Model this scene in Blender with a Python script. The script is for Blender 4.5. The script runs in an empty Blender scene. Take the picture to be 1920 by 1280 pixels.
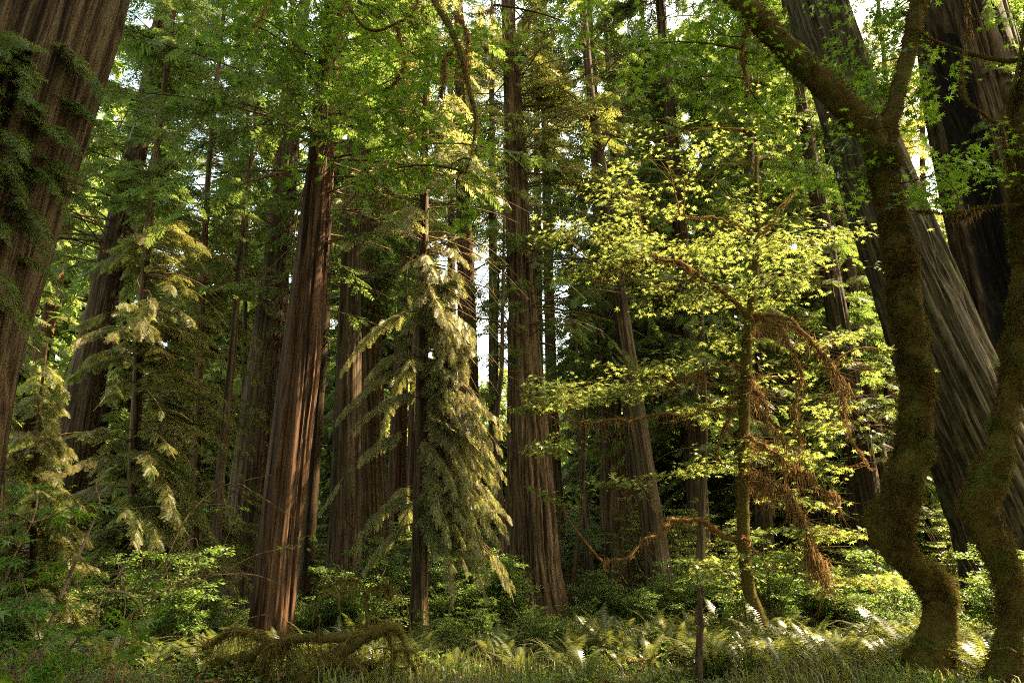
import bpy, math, random
import numpy as np
from mathutils import Vector

# ---------------------------------------------------------------- camera, light, exposure
SC = bpy.context.scene
COL = SC.collection
PITCH = math.radians(18.0)
CAM_Z = 1.6
FPX = 1280.0                                   # focal length in photo pixels (24 mm on 36 mm, 1920 px wide)
cam_d = bpy.data.cameras.new("camera")
cam_d.lens = 24.0; cam_d.sensor_width = 36.0; cam_d.clip_end = 3000.0; cam_d.clip_start = 0.05
cam = bpy.data.objects.new("camera", cam_d); COL.objects.link(cam)
cam.location = (0, 0, CAM_Z); cam.rotation_euler = (math.radians(90) + PITCH, 0, 0)
SC.camera = cam

SUN_AZ, SUN_EL = math.radians(75.0), math.radians(54.0)     # azimuth measured from +Y (view direction) towards +X
SUN = np.array([math.sin(SUN_AZ) * math.cos(SUN_EL), math.cos(SUN_AZ) * math.cos(SUN_EL), math.sin(SUN_EL)])
w = bpy.data.worlds.new("World"); SC.world = w; w.use_nodes = True
nt = w.node_tree; nt.nodes.clear()
sky = nt.nodes.new("ShaderNodeTexSky"); sky.sky_type = 'NISHITA'; sky.sun_disc = False
sky.sun_elevation = SUN_EL; sky.sun_rotation = SUN_AZ; sky.air_density = 1.0; sky.dust_density = 2.0; sky.ozone_density = 1.0
bg = nt.nodes.new("ShaderNodeBackground"); bg.inputs[1].default_value = 0.15
wo = nt.nodes.new("ShaderNodeOutputWorld")
wm = nt.nodes.new("ShaderNodeMix"); wm.data_type = 'RGBA'; wm.blend_type = 'MULTIPLY'; wm.inputs[0].default_value = 1.0; wm.inputs[7].default_value = (1.0, .84, .52, 1)   # warm white balance
nt.links.new(sky.outputs[0], wm.inputs[6]); nt.links.new(wm.outputs[2], bg.inputs[0]); nt.links.new(bg.outputs[0], wo.inputs[0])
sun_d = bpy.data.lights.new("sun", 'SUN'); sun_d.energy = 4.1; sun_d.angle = math.radians(0.6); sun_d.color = (1.0, .80, .50)
sun = bpy.data.objects.new("sun", sun_d); COL.objects.link(sun)
sun.rotation_euler = Vector(SUN).to_track_quat('Z', 'Y').to_euler()
sun.location = (20, 20, 80)
SC.view_settings.view_transform = 'Standard'; SC.view_settings.look = 'None'
SC.view_settings.exposure = 3.45; SC.view_settings.gamma = 1.0
SC.render.engine = 'CYCLES'
SC.cycles.max_bounces = 10; SC.cycles.diffuse_bounces = 7; SC.cycles.glossy_bounces = 2; SC.cycles.transmission_bounces = 4
SC.cycles.use_denoising = False; SC.cycles.use_adaptive_sampling = False; SC.cycles.sample_clamp_indirect = 4.0; SC.cycles.filter_width = 1.05

R = np.random.default_rng(7)

# ---------------------------------------------------------------- maths helpers
CP, SP = math.cos(PITCH), math.sin(PITCH)

def P(px, py, Y):
    """world point seen at photo pixel (px, py) standing Y metres in front of the camera"""
    a = (px - 960.0) / FPX; b = (640.0 - py) / FPX
    t = Y / (CP - b * SP)
    return np.array([a * t, Y, CAM_Z + t * (SP + b * CP)])

def mpp(py, Y):
    """metres per photo pixel at that row and depth"""
    b = (640.0 - py) / FPX
    return Y / (CP - b * SP) / FPX

def wcos(px, py):
    """a round trunk seen off axis looks wider by 1 / cos of the view angle"""
    a = (px - 960.0) / FPX / (CP - (640.0 - py) / FPX * SP)
    return 1.0 / math.sqrt(1.0 + a * a)

def project(p):
    d = p - np.array([0, 0, CAM_Z])
    f = d[:, 1] * CP + d[:, 2] * SP
    u = -d[:, 1] * SP + d[:, 2] * CP
    f = np.where(f < 0.1, 0.1, f)
    return 960 + FPX * d[:, 0] / f, 640 - FPX * u / f

def ground_z(x, y):
    return 0.09 * np.sin(x * 0.45 + 1.0) * np.cos(y * 0.37) + 0.05 * np.sin(x * 1.3 + y * 0.9) + np.maximum(0, y - 45) * 0.02

def hsh(i, j, k):
    n = (i * 374761393 + j * 668265263 + k * 2147483647 * 3 + 1274126177) & 0xFFFFFFFF
    n = ((n ^ (n >> 13)) * 1274126177) & 0xFFFFFFFF
    n = ((n ^ (n >> 16)) * 2246822519) & 0xFFFFFFFF
    return ((n ^ (n >> 15)) & 0xFFFFFF) / float(0xFFFFFF)

def vnoise(p):
    p = np.asarray(p, float); f = np.floor(p); i = f.astype(np.int64); u = p - f
    u = u * u * (3 - 2 * u)
    x, y, z = i[..., 0], i[..., 1], i[..., 2]
    r = 0
    for dx in (0, 1):
        for dy in (0, 1):
            for dz in (0, 1):
                wt = (u[..., 0] if dx else 1 - u[..., 0]) * (u[..., 1] if dy else 1 - u[..., 1]) * (u[..., 2] if dz else 1 - u[..., 2])
                r = r + wt * hsh(x + dx, y + dy, z + dz)
    return r

def fbm(p, o=3):
    p = np.asarray(p, float); s = 0; a = 0.5; t = 0
    for _ in range(o):
        s = s + a * vnoise(p); t += a; a *= 0.5; p = p * 2.03 + 17.1
    return s / t

def norm(v):
    return v / np.maximum(np.linalg.norm(v, axis=-1, keepdims=True), 1e-9)

def catmull(pts, n):
    pts = np.asarray(pts, float)
    if len(pts) < 3:
        t = np.linspace(0, 1, n)[:, None]; return pts[0] * (1 - t) + pts[-1] * t
    q = np.vstack([2 * pts[0] - pts[1], pts, 2 * pts[-1] - pts[-2]])
    seg = np.linalg.norm(np.diff(pts[:, :3], axis=0), axis=1); cum = np.concatenate([[0], np.cumsum(seg)])
    d = np.linspace(0, cum[-1], n); i = np.clip(np.searchsorted(cum, d, 'right') - 1, 0, len(seg) - 1)
    t = ((d - cum[i]) / np.maximum(seg[i], 1e-9))[:, None]
    p0, p1, p2, p3 = q[i], q[i + 1], q[i + 2], q[i + 3]
    return 0.5 * (2 * p1 + (p2 - p0) * t + (2 * p0 - 5 * p1 + 4 * p2 - p3) * t ** 2 + (3 * p1 - p0 - 3 * p2 + p3) * t ** 3)

# ---------------------------------------------------------------- mesh helpers
class Mesh:
    def __init__(s):
        s.V = []; s.n = 0; s.F = []            # F: (array (m,k), material)
    def add(s, v, f, mat=0):
        v = np.asarray(v, np.float32).reshape(-1, 3)
        if len(v) == 0: return
        s.V.append(v); s.F.append((np.asarray(f, np.int32) + s.n, mat)); s.n += len(v)
    def build(s, name, mats, parent=None, smooth=False, loc=None):
        me = bpy.data.meshes.new(name)
        V = np.concatenate(s.V) if s.V else np.zeros((0, 3), np.float32)
        if loc is not None: V = V - np.asarray(loc, np.float32)
        me.vertices.add(len(V)); me.vertices.foreach_set("co", V.ravel())
        nl = sum(f.size for f, _ in s.F); nf = sum(len(f) for f, _ in s.F)
        me.loops.add(nl); me.polygons.add(nf)
        me.loops.foreach_set("vertex_index", np.concatenate([f.ravel() for f, _ in s.F]).astype(np.int32))
        tot = np.concatenate([np.full(len(f), f.shape[1], np.int32) for f, _ in s.F])
        me.polygons.foreach_set("loop_start", np.concatenate([[0], np.cumsum(tot)[:-1]]).astype(np.int32))
        for m in (mats if isinstance(mats, (list, tuple)) else [mats]): me.materials.append(m)
        me.polygons.foreach_set("material_index", np.concatenate([np.full(len(f), m, np.int32) for f, m in s.F]))
        if smooth: me.polygons.foreach_set("use_smooth", np.ones(nf, bool))
        me.update(calc_edges=True)
        o = bpy.data.objects.new(name, me); COL.objects.link(o)
        if parent is not None: o.parent = parent
        if loc is not None and parent is None: o.location = loc
        return o

def tag(o, label=None, cat=None, group=None, kind=None):
    for k, v in (("label", label), ("category", cat), ("group", group), ("kind", kind)):
        if v: o[k] = v
    return o

def thing(name, loc, label, cat, group=None):
    o = bpy.data.objects.new(name, None); COL.objects.link(o); o.location = [float(c) for c in loc]
    o.empty_display_size = 0.2
    return tag(o, label, cat, group)

def copy_tree(o, loc, rz, sc, label=None, group=None):
    r = o.copy(); COL.objects.link(r); r.location = [float(c) for c in loc]; r.rotation_euler = (0, 0, rz)
    r.scale = (sc, sc, sc) if not isinstance(sc, tuple) else sc
    if label: r["label"] = label
    if group: r["group"] = group
    for ch in list(o.children):
        c = ch.copy(); COL.objects.link(c); c.parent = r
        for g in list(ch.children):
            d = g.copy(); COL.objects.link(d); d.parent = c
    return r

def tubes(M, PT, RD, sides=4, mat=0, disp=None):
    """PT (m,k,3), RD (m,k): m tubes of k rings"""
    PT = np.asarray(PT, float); RD = np.asarray(RD, float)
    if PT.ndim == 2: PT = PT[None]; RD = RD[None]
    m, k, _ = PT.shape
    if m == 0: return None
    T = norm(np.gradient(PT, axis=1))
    mean = norm(T.mean(axis=1))
    ref = np.where(np.abs(mean[:, 2:3]) > 0.75, np.array([[1., 0.2, 0]]), np.array([[0, 0, 1.]]))[:, None, :]
    N = norm(np.cross(T, np.broadcast_to(ref, T.shape))); B = np.cross(T, N)
    a = np.linspace(0, 2 * np.pi, sides, endpoint=False)
    D = N[:, :, None, :] * np.cos(a)[None, None, :, None] + B[:, :, None, :] * np.sin(a)[None, None, :, None]
    Rr = RD[:, :, None] * np.ones(sides)
    V = PT[:, :, None, :] + D * Rr[..., None]
    if disp is not None:
        V = V + D * disp(V, Rr)[..., None]
    idx = np.arange(m * k * sides).reshape(m, k, sides)
    A = idx[:, :-1]; Bn = idx[:, 1:]
    q = np.stack([A, np.roll(A, -1, 2), np.roll(Bn, -1, 2), Bn], -1).reshape(-1, 4)
    M.add(V.reshape(-1, 3), q, mat)
    return V, D

def inst(M, tv, tf, O, X, Y, Z, S, mat=0):
    if len(O) == 0: return
    S = np.asarray(S).reshape(-1, 1, 1) if np.ndim(S) else S
    L = tv[None, :, 0:1] * X[:, None, :] + tv[None, :, 1:2] * Y[:, None, :] + tv[None, :, 2:3] * Z[:, None, :]
    V = O[:, None, :] + L * S
    F = tf[None] + (np.arange(len(O)) * len(tv))[:, None, None]
    M.add(V.reshape(-1, 3), F.reshape(-1, tf.shape[1]), mat)

def spray_template(n, wid, seed=0):
    r = np.random.default_rng(seed); V = []; F = []
    for i in range(n):
        t = 0.04 + 0.9 * i / n
        for sd in (-1, 1):
            l = (0.36 * (1 - t) ** 0.7 * min(1, 0.55 + 2.2 * t) + 0.05) * r.uniform(0.8, 1.2)
            a = math.radians(r.uniform(42, 62)) * sd
            c, s = math.cos(a), math.sin(a)
            b = np.array([t, 0, -0.10 * t * t])
            tip = b + np.array([c * l, s * l, -0.22 * l + r.uniform(-.02, .02)])
            per = np.array([-s, c, 0]) * wid
            k = len(V); mid = b * 0.6 + tip * 0.4
            V += [b, mid + per, tip, mid - per]; F += [(k, k + 1, k + 2), (k, k + 2, k + 3)]
    k = len(V); V += [np.array([0, -wid * .4, 0]), np.array([0, wid * .4, 0]), np.array([1.05, 0, -.12])]; F.append((k, k + 2, k + 1))
    return np.array(V, float), np.array(F, np.int32)

def spray_low(n, wid, seed=0):
    r = np.random.default_rng(seed); V = []; F = []
    for i in range(n):
        t = 0.05 + 0.85 * i / n
        for sd in (-1, 1):
            l = (0.4 * (1 - t) ** 0.7 + 0.08) * r.uniform(.8, 1.2); a = math.radians(r.uniform(40, 65)) * sd
            b = np.array([t, 0, -0.1 * t * t]); tip = b + np.array([math.cos(a) * l, math.sin(a) * l, -.2 * l])
            k = len(V); V += [b + [-wid, 0, 0], b + [wid * 1.6, 0, 0], tip]; F.append((k, k + 1, k + 2))
    return np.array(V, float), np.array(F, np.int32)

SPRAY_HI = spray_template(8, 0.040, 1)
SPRAY_FINE = spray_template(11, 0.025, 4)
BARE = spray_template(4, 0.006, 9)
SPRAY_MID = spray_low(6, 0.075, 2)
SPRAY_LO = spray_low(3, 0.17, 3)

def maple_template():
    ang = [-140, -92, -48, 0, 48, 92, 140]; rad = [.55, .85, 1., 1.1, 1., .85, .55]
    out = []
    for i, (a, r_) in enumerate(zip(ang, rad)):
        if i: out.append(((a + ang[i - 1]) / 2, .33))
        out.append((a, r_))
    V = [np.array([0, 0, 0.])]
    for a, r_ in out:
        x = r_ * math.cos(math.radians(a)); y = r_ * math.sin(math.radians(a))
        V.append(np.array([x + 0.35, y, -0.16 * r_ * r_ + 0.05 * abs(y)]))
    V[0] = np.array([0.35, 0, 0.02])
    F = [(0, i, i + 1) for i in range(1, len(out))]
    k = len(V); V += [np.array([-.45, -.012, .03]), np.array([-.45, .012, .03]), np.array([.35, 0, .02])]; F.append((k, k + 1, k + 2))
    return np.array(V), np.array(F, np.int32)
MAPLE = maple_template()
OVAL = (np.array([[0, 0, 0], [.45, .28, .03], [1, 0, -.08], [.45, -.28, .03]], float), np.array([(0, 1, 2), (0, 2, 3)], np.int32))

# ---------------------------------------------------------------- materials
def new_mat(name):
    m = bpy.data.materials.new(name); m.use_nodes = True; t = m.node_tree; t.nodes.clear()
    return m, t, t.nodes.new("ShaderNodeOutputMaterial")

def N(t, kind, **kw):
    n = t.nodes.new("ShaderNode" + kind)
    for k, v in kw.items(): setattr(n, k, v)
    return n

def ramp(t, fac, stops):
    r = N(t, "ValToRGB"); e = r.color_ramp.elements
    while len(e) > 1: e.remove(e[-1])
    e[0].position = stops[0][0]; e[0].color = (*stops[0][1], 1)
    for p, c in stops[1:]:
        x = e.new(p); x.color = (*c, 1)
    t.links.new(fac, r.inputs[0]); return r.outputs[0]

def mixc(t, fac, a, b, mode='MIX'):
    m = N(t, "Mix", data_type='RGBA', blend_type=mode)
    for s, v in ((0, fac), (6, a), (7, b)):
        if hasattr(v, "is_output"): t.links.new(v, m.inputs[s])
        else: m.inputs[s].default_value = v if s == 0 else (*v, 1)
    return m.outputs[2]

def noise(t, scale, detail=3, rough=.55, sc=None, bark=False):
    n = N(t, "TexNoise"); n.inputs["Scale"].default_value = scale; n.inputs["Detail"].default_value = detail; n.inputs["Roughness"].default_value = rough
    if bark: g = N(t, "Attribute"); g.attribute_name = "bark_co"; out = g.outputs["Vector"]
    else: g = N(t, "TexCoord"); out = g.outputs["Object"]
    if sc:
        mp = N(t, "Mapping"); mp.inputs["Scale"].default_value = sc; t.links.new(out, mp.inputs[0]); out = mp.outputs[0]
    t.links.new(out, n.inputs["Vector"]); return n.outputs[0]

def leaf_mat(name, a, b, c, tcol, tfac=0.45, rough=0.45, spec=0.4):
    m, t, o = new_mat(name)
    g = N(t, "NewGeometry")
    big = noise(t, 0.55, 2)
    col = mixc(t, g.outputs["Random Per Island"], a, b)
    f = ramp(t, big, [(.40, (0, 0, 0)), (.62, (1, 1, 1))])
    col = mixc(t, f, col, c)
    p = N(t, "BsdfPrincipled"); p.inputs["Roughness"].default_value = rough; p.inputs["Specular IOR Level"].default_value = spec
    t.links.new(col, p.inputs["Base Color"])
    tr = N(t, "BsdfTranslucent")
    tc = mixc(t, g.outputs["Random Per Island"], tcol, tuple(x * .62 for x in tcol))
    t.links.new(tc, tr.inputs[0])
    mx = N(t, "MixShader"); mx.inputs[0].default_value = tfac
    t.links.new(p.outputs[0], mx.inputs[1]); t.links.new(tr.outputs[0], mx.inputs[2]); t.links.new(mx.outputs[0], o.inputs[0])
    return m

def bark_mat(name, dark, mid, light, across=9., along=.55, bump=.6, moss=None, mossamt=.5, dist=.05, bk=True):
    m, t, o = new_mat(name)
    n1 = noise(t, 1., 6, .62, (across, across, along), bk)
    n2 = noise(t, 1., 4, .6, (across * 3.1, across * 3.1, along * 9.), bk)
    n3 = noise(t, .8, 3)
    ad = N(t, "Math", operation='MULTIPLY_ADD'); ad.inputs[1].default_value = .4
    t.links.new(n2, ad.inputs[0]); 
    mu = N(t, "Math", operation='MULTIPLY'); mu.inputs[1].default_value = .7; t.links.new(n1, mu.inputs[0]); t.links.new(mu.outputs[0], ad.inputs[2])
    col = ramp(t, ad.outputs[0], [(.475, dark), (.545, mid), (.625, light)])
    col = mixc(t, ramp(t, n3, [(.35, (0, 0, 0)), (.7, (.55, .55, .55))]), col, tuple(x * .55 for x in mid))
    if moss:
        n4 = noise(t, 1.3, 4, .65)
        col = mixc(t, ramp(t, n4, [(.62 - mossamt * .25, (0, 0, 0)), (.75 - mossamt * .2, (.85, .85, .85))]), col, moss)
    p = N(t, "BsdfPrincipled"); p.inputs["Roughness"].default_value = .9; p.inputs["Specular IOR Level"].default_value = .15
    t.links.new(col, p.inputs["Base Color"])
    b = N(t, "Bump"); b.inputs["Strength"].default_value = bump; b.inputs["Distance"].default_value = dist
    t.links.new(ad.outputs[0], b.inputs["Height"]); t.links.new(b.outputs[0], p.inputs["Normal"])
    t.links.new(p.outputs[0], o.inputs[0]); return m

def moss_mat(name, a, b, c, scale=2., tf=.25):
    m, t, o = new_mat(name)
    n1 = noise(t, scale, 5, .65); n2 = noise(t, scale * 14, 3, .6)
    col = ramp(t, n1, [(.36, a), (.52, b), (.66, c)])
    col = mixc(t, ramp(t, n2, [(.4, (0, 0, 0)), (.75, (.5, .5, .5))]), col, tuple(x * .45 for x in b))
    p = N(t, "BsdfPrincipled"); p.inputs["Roughness"].default_value = .95; p.inputs["Specular IOR Level"].default_value = .1
    t.links.new(col, p.inputs["Base Color"])
    bp = N(t, "Bump"); bp.inputs["Strength"].default_value = .6; bp.inputs["Distance"].default_value = .03
    t.links.new(n2, bp.inputs["Height"]); t.links.new(bp.outputs[0], p.inputs["Normal"])
    tr = N(t, "BsdfTranslucent"); t.links.new(col, tr.inputs[0])
    mx = N(t, "MixShader"); mx.inputs[0].default_value = tf
    t.links.new(p.outputs[0], mx.inputs[1]); t.links.new(tr.outputs[0], mx.inputs[2]); t.links.new(mx.outputs[0], o.inputs[0])
    return m

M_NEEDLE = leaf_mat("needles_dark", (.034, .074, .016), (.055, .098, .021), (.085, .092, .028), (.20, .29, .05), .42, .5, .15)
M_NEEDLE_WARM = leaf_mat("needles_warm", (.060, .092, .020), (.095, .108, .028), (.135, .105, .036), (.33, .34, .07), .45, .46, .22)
M_NEEDLE_PALE = leaf_mat("needles_sunlit", (.085, .110, .032), (.125, .130, .048), (.150, .125, .055), (.42, .41, .12), .46, .42, .35)  # sunlight on the drooping sprays is put into this paler needle colour
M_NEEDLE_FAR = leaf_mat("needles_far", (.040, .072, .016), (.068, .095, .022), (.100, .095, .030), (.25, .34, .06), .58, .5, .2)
M_MAPLE = leaf_mat("maple_leaf_green", (.028, .095, .012), (.045, .120, .014), (.060, .115, .014), (.17, .30, .018), .5, .42, .45)
M_VINE = leaf_mat("vine_maple_leaf", (.045, .105, .018), (.070, .125, .022), (.090, .115, .026), (.30, .35, .07), .54, .40, .4)
M_SHRUB = leaf_mat("shrub_leaf", (.034, .095, .014), (.055, .115, .018), (.070, .105, .022), (.22, .34, .04), .48, .42, .45)
M_FERN = leaf_mat("fern_frond", (.050, .085, .018), (.085, .105, .028), (.105, .095, .034), (.24, .26, .05), .38, .36, .6)
M_GRASS = leaf_mat("grass_blade", (.040, .075, .016), (.075, .095, .022), (.095, .080, .026), (.22, .25, .04), .40, .45, .4)
M_BARK_RED = bark_mat("bark_redwood", (.011, .005, .002), (.052, .025, .011), (.108, .058, .031), 13, .22, 1.)
M_BARK_GREY = bark_mat("bark_grey_redwood", (0.010, 0.005, 0.002), (0.046, 0.028, 0.013), (0.098, 0.070, 0.040), 10, .16, 1., dist=.08)
M_BARK_GIANT = bark_mat("bark_green_grey", (.010, .007, .003), (.042, .032, .015), (.092, .070, .038), 12, .30, 1., moss=(.07, .075, .02), mossamt=.25)
M_BARK_DARK = bark_mat("bark_dark", (0.013, 0.008, 0.004), (0.053, 0.033, 0.017), (0.109, 0.075, 0.040), 11, .22, 1., moss=(.05, .055, .018), mossamt=.2)
M_BARK_BROWN = bark_mat("bark_brown", (0.016, 0.009, 0.004), (0.068, 0.040, 0.018), (0.137, 0.088, 0.044), 11, .22, 1.)
M_CHAR = bark_mat("charred_wood", (.003, .002, .0015), (.009, .007, .005), (.026, .018, .012), 12, .6, .6)
M_TWIG = bark_mat("twig_wood", (.05, .028, .014), (.13, .075, .036), (.22, .135, .07), 12, 6, .2, bk=False)
M_STICK = bark_mat("shrub_stem", (.045, .03, .018), (.10, .066, .04), (.17, .12, .075), 14, 8, .2, bk=False)
M_MOSS = moss_mat("moss_trunk", (.075, .092, .015), (.108, .068, .016), (.034, .034, .008), 2.6)
M_MOSS_HANG = moss_mat("moss_hanging", (.170, .105, .036), (.270, .155, .060), (.200, .130, .042), 3., .42)
M_MOSS_LOG = moss_mat("moss_log", (.075, .070, .016), (.120, .085, .022), (.085, .085, .018), 2.4, .3)

def ground_mat():
    m, t, o = new_mat("forest_floor_duff")
    n1 = noise(t, 1.1, 6, .6); n2 = noise(t, 14, 5, .65)
    col = ramp(t, n2, [(.3, (.020, .014, .008)), (.5, (.060, .040, .022)), (.7, (.130, .088, .048))])
    col = mixc(t, ramp(t, n1, [(.42, (0, 0, 0)), (.6, (.8, .8, .8))]), col, (.035, .05, .014))
    p = N(t, "BsdfPrincipled"); p.inputs["Roughness"].default_value = .95; p.inputs["Specular IOR Level"].default_value = .1
    t.links.new(col, p.inputs["Base Color"])
    b = N(t, "Bump"); b.inputs["Strength"].default_value = .8; b.inputs["Distance"].default_value = .05
    t.links.new(n2, b.inputs["Height"]); t.links.new(b.outputs[0], p.inputs["Normal"])
    t.links.new(p.outputs[0], o.inputs[0]); return m
M_GROUND = ground_mat()

# ---------------------------------------------------------------- gaps in the canopy that let the sun in
SHAFTS = [  # (px, py, depth, radius m)
    (830, 640, 15., 1.8), (845, 800, 15., 1.8), (850, 910, 15., 1.5), (740, 520, 15.2, 1.0), (770, 600, 15.2, 1.0),
    (250, 620, 15.5, 1.2), (210, 860, 15, 1.2), (270, 1000, 15, 1.), (330, 480, 16, 1.0),
    (1510, 470, 14.2, 1.5), (1400, 430, 14.6, 1.2), (1300, 420, 15, 1.3), (1150, 440, 14.5, 1.1), (1080, 755, 13.6, 1.2), (1200, 500, 14.2, 1.),
    (1610, 720, 13.8, 1.5), (1570, 1010, 13.4, 1.4), (1490, 680, 13.9, 1.3), (1510, 850, 13.8, 1.2), (1640, 1090, 13.3, 1.),
    (1480, 1230, 12.6, 1.1), (1600, 1225, 12.2, 1.), (1350, 1240, 12.2, .8), (350, 1235, 11.8, 1.), (760, 1265, 11.2, .7),
    (535, 1150, 13.1, .4), (1020, 190, 19, 1.6), (1070, 240, 20, 1.6), (910, 420, 21, 1.2), (1060, 1180, 18, .7)]
_SO = np.array([P(a, b, c) for a, b, c, _ in SHAFTS]); _SR = np.array([d for *_, d in SHAFTS])

def keep_mask(C, extra=0., rf=1.):
    k = np.ones(len(C), bool)
    jit = 0.75 + 0.5 * vnoise(C * 1.7)
    for o, r in zip(_SO, _SR):
        d = C - o; t = d @ SUN
        dist = np.linalg.norm(d - t[:, None] * SUN, axis=1)
        k &= ~((t > r * 1.1) & (dist < r * jit * rf + extra))
    return k

# ---------------------------------------------------------------- trunks
class Axis:
    """centre line and radius of a trunk as functions of height"""
    def __init__(s, pts, depth, H, top_slope=.5, rtop=.06):
        W = [P(x, y, depth) for x, y, _ in pts]
        r = [wp * .5 * mpp(y, depth) * wcos(x, y) for x, y, wp in pts]
        o = np.argsort([p[2] for p in W]); W = [W[i] for i in o]; r = [r[i] for i in o]
        z = [p[2] for p in W]; x = [p[0] for p in W]
        s.gz = float(ground_z(np.array(x[0]), np.array(depth)))
        zb = s.gz - .4
        if z[0] > zb:
            sl = (x[1] - x[0]) / (z[1] - z[0]); x.insert(0, x[0] + sl * (zb - z[0])); r.insert(0, r[0] * 1.04); z.insert(0, zb)
        sl = (x[-1] - x[-3 if len(x) > 3 else -2]) / (z[-1] - z[-3 if len(x) > 3 else -2])
        if z[-1] < H:
            s.zt = z[-1]
            x.append(x[-1] + sl * top_slope * (H - z[-1])); z.append(H); r.append(min(rtop, r[-1] * .5))
        else: s.zt = H
        s.z, s.x, s.r, s.Y, s.H = np.array(z), np.array(x), np.array(r), depth, H
        # smooth radii / centre through a dense table
        zz = np.linspace(z[0], z[-1], 160); c = np.stack([np.interp(zz, s.z, s.x), np.interp(zz, s.z, s.r)], 1)
        for _ in range(3):
            c[1:-1] = (c[:-2] + 2 * c[1:-1] + c[2:]) / 4
        s.zz, s.c = zz, c
    def at(s, z):
        return np.interp(z, s.zz, s.c[:, 0]), np.interp(z, s.zz, s.c[:, 1])

def trunk_mesh(ax, name, mat, parent, nu=56, nv=150, amp=.03, freq=7., fz=.3, flare=.25, fh=.7, seed=0, scar=None, vtop=None, dy=0.):
    zb = ax.z[0]; vt = vtop or min(ax.zt + 1, ax.H)
    z = np.concatenate([np.linspace(zb, vt, nv), np.linspace(vt, ax.H, 30)[1:]]) if vt < ax.H - 1 else np.linspace(zb, ax.H, nv)
    th = np.linspace(0, 2 * np.pi, nu, endpoint=False)
    X, Rr = ax.at(z)
    T = th[None] + 0.02 * z[:, None] + seed
    q = np.stack([np.cos(T) * Rr[:, None] * freq + seed * 3.1, np.sin(T) * Rr[:, None] * freq, np.broadcast_to(z[:, None] * fz, T.shape)], -1)
    n = fbm(q, 4); rid = np.minimum(1, np.abs(n - .5) * 7)
    q2 = q * np.array([.33, .33, .6]) + 9.
    big = fbm(q2, 2) - .5
    sc = np.minimum(1, Rr[:, None] / .35)
    r = Rr[:, None] + sc * amp * (rid - .5) * 1.6 + sc * amp * 2.2 * big
    h = np.maximum(z - ax.gz, 0)[:, None]
    lob = .55 + .45 * np.sin(T * 5 + seed * 2.3) * .8 + .25 * np.sin(T * 3 + seed)
    r = r + Rr[:, None] * flare * np.exp(-h / fh) * lob
    mats = [mat]
    fm = None
    if scar:
        th0, wd, z0, z1, dep = scar
        da = np.abs((th[None] - th0 + np.pi) % (2 * np.pi) - np.pi)
        prof = np.clip(1 - (da / wd) ** 2, 0, 1) * np.clip((z[:, None] - z0) / 1.0, 0, 1) * np.clip((z1 - z[:, None]) / 7., 0, 1) ** .7
        prof = prof * (.8 + .4 * fbm(q * .5 + 5, 2))
        r = r - Rr[:, None] * dep * np.clip(prof * 1.6, 0, 1)
        fm = prof > .12; mats = [mat, M_CHAR]
    V = np.stack([X[:, None] + r * np.cos(th), ax.Y + dy + r * np.sin(th), np.broadcast_to(z[:, None], r.shape)], -1)
    nv_ = len(z); idx = np.arange(nv_ * nu).reshape(nv_, nu)
    Q = np.stack([idx[:-1], np.roll(idx[:-1], -1, 1), np.roll(idx[1:], -1, 1), idx[1:]], -1)
    M = Mesh(); base = (float(X[0]), float(ax.Y), float(ax.gz))
    if fm is None: M.add(V, Q.reshape(-1, 4))
    else:
        f = fm[:-1]; M.V.append(V.reshape(-1, 3).astype(np.float32)); M.n = nv_ * nu
        M.F += [(Q[~f].reshape(-1, 4).astype(np.int32), 0), (Q[f].reshape(-1, 4).astype(np.int32), 1)]
    M.V = [v - np.asarray(base, np.float32) for v in M.V]
    o = M.build(name, mats, parent, smooth=True)
    bc = np.stack([np.cos(T) * Rr[:, None] + seed, np.sin(T) * Rr[:, None], np.broadcast_to(z[:, None], T.shape)], -1).astype(np.float32)
    o.data.attributes.new("bark_co", 'FLOAT_VECTOR', 'POINT').data.foreach_set("vector", bc.ravel())
    return o

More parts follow.
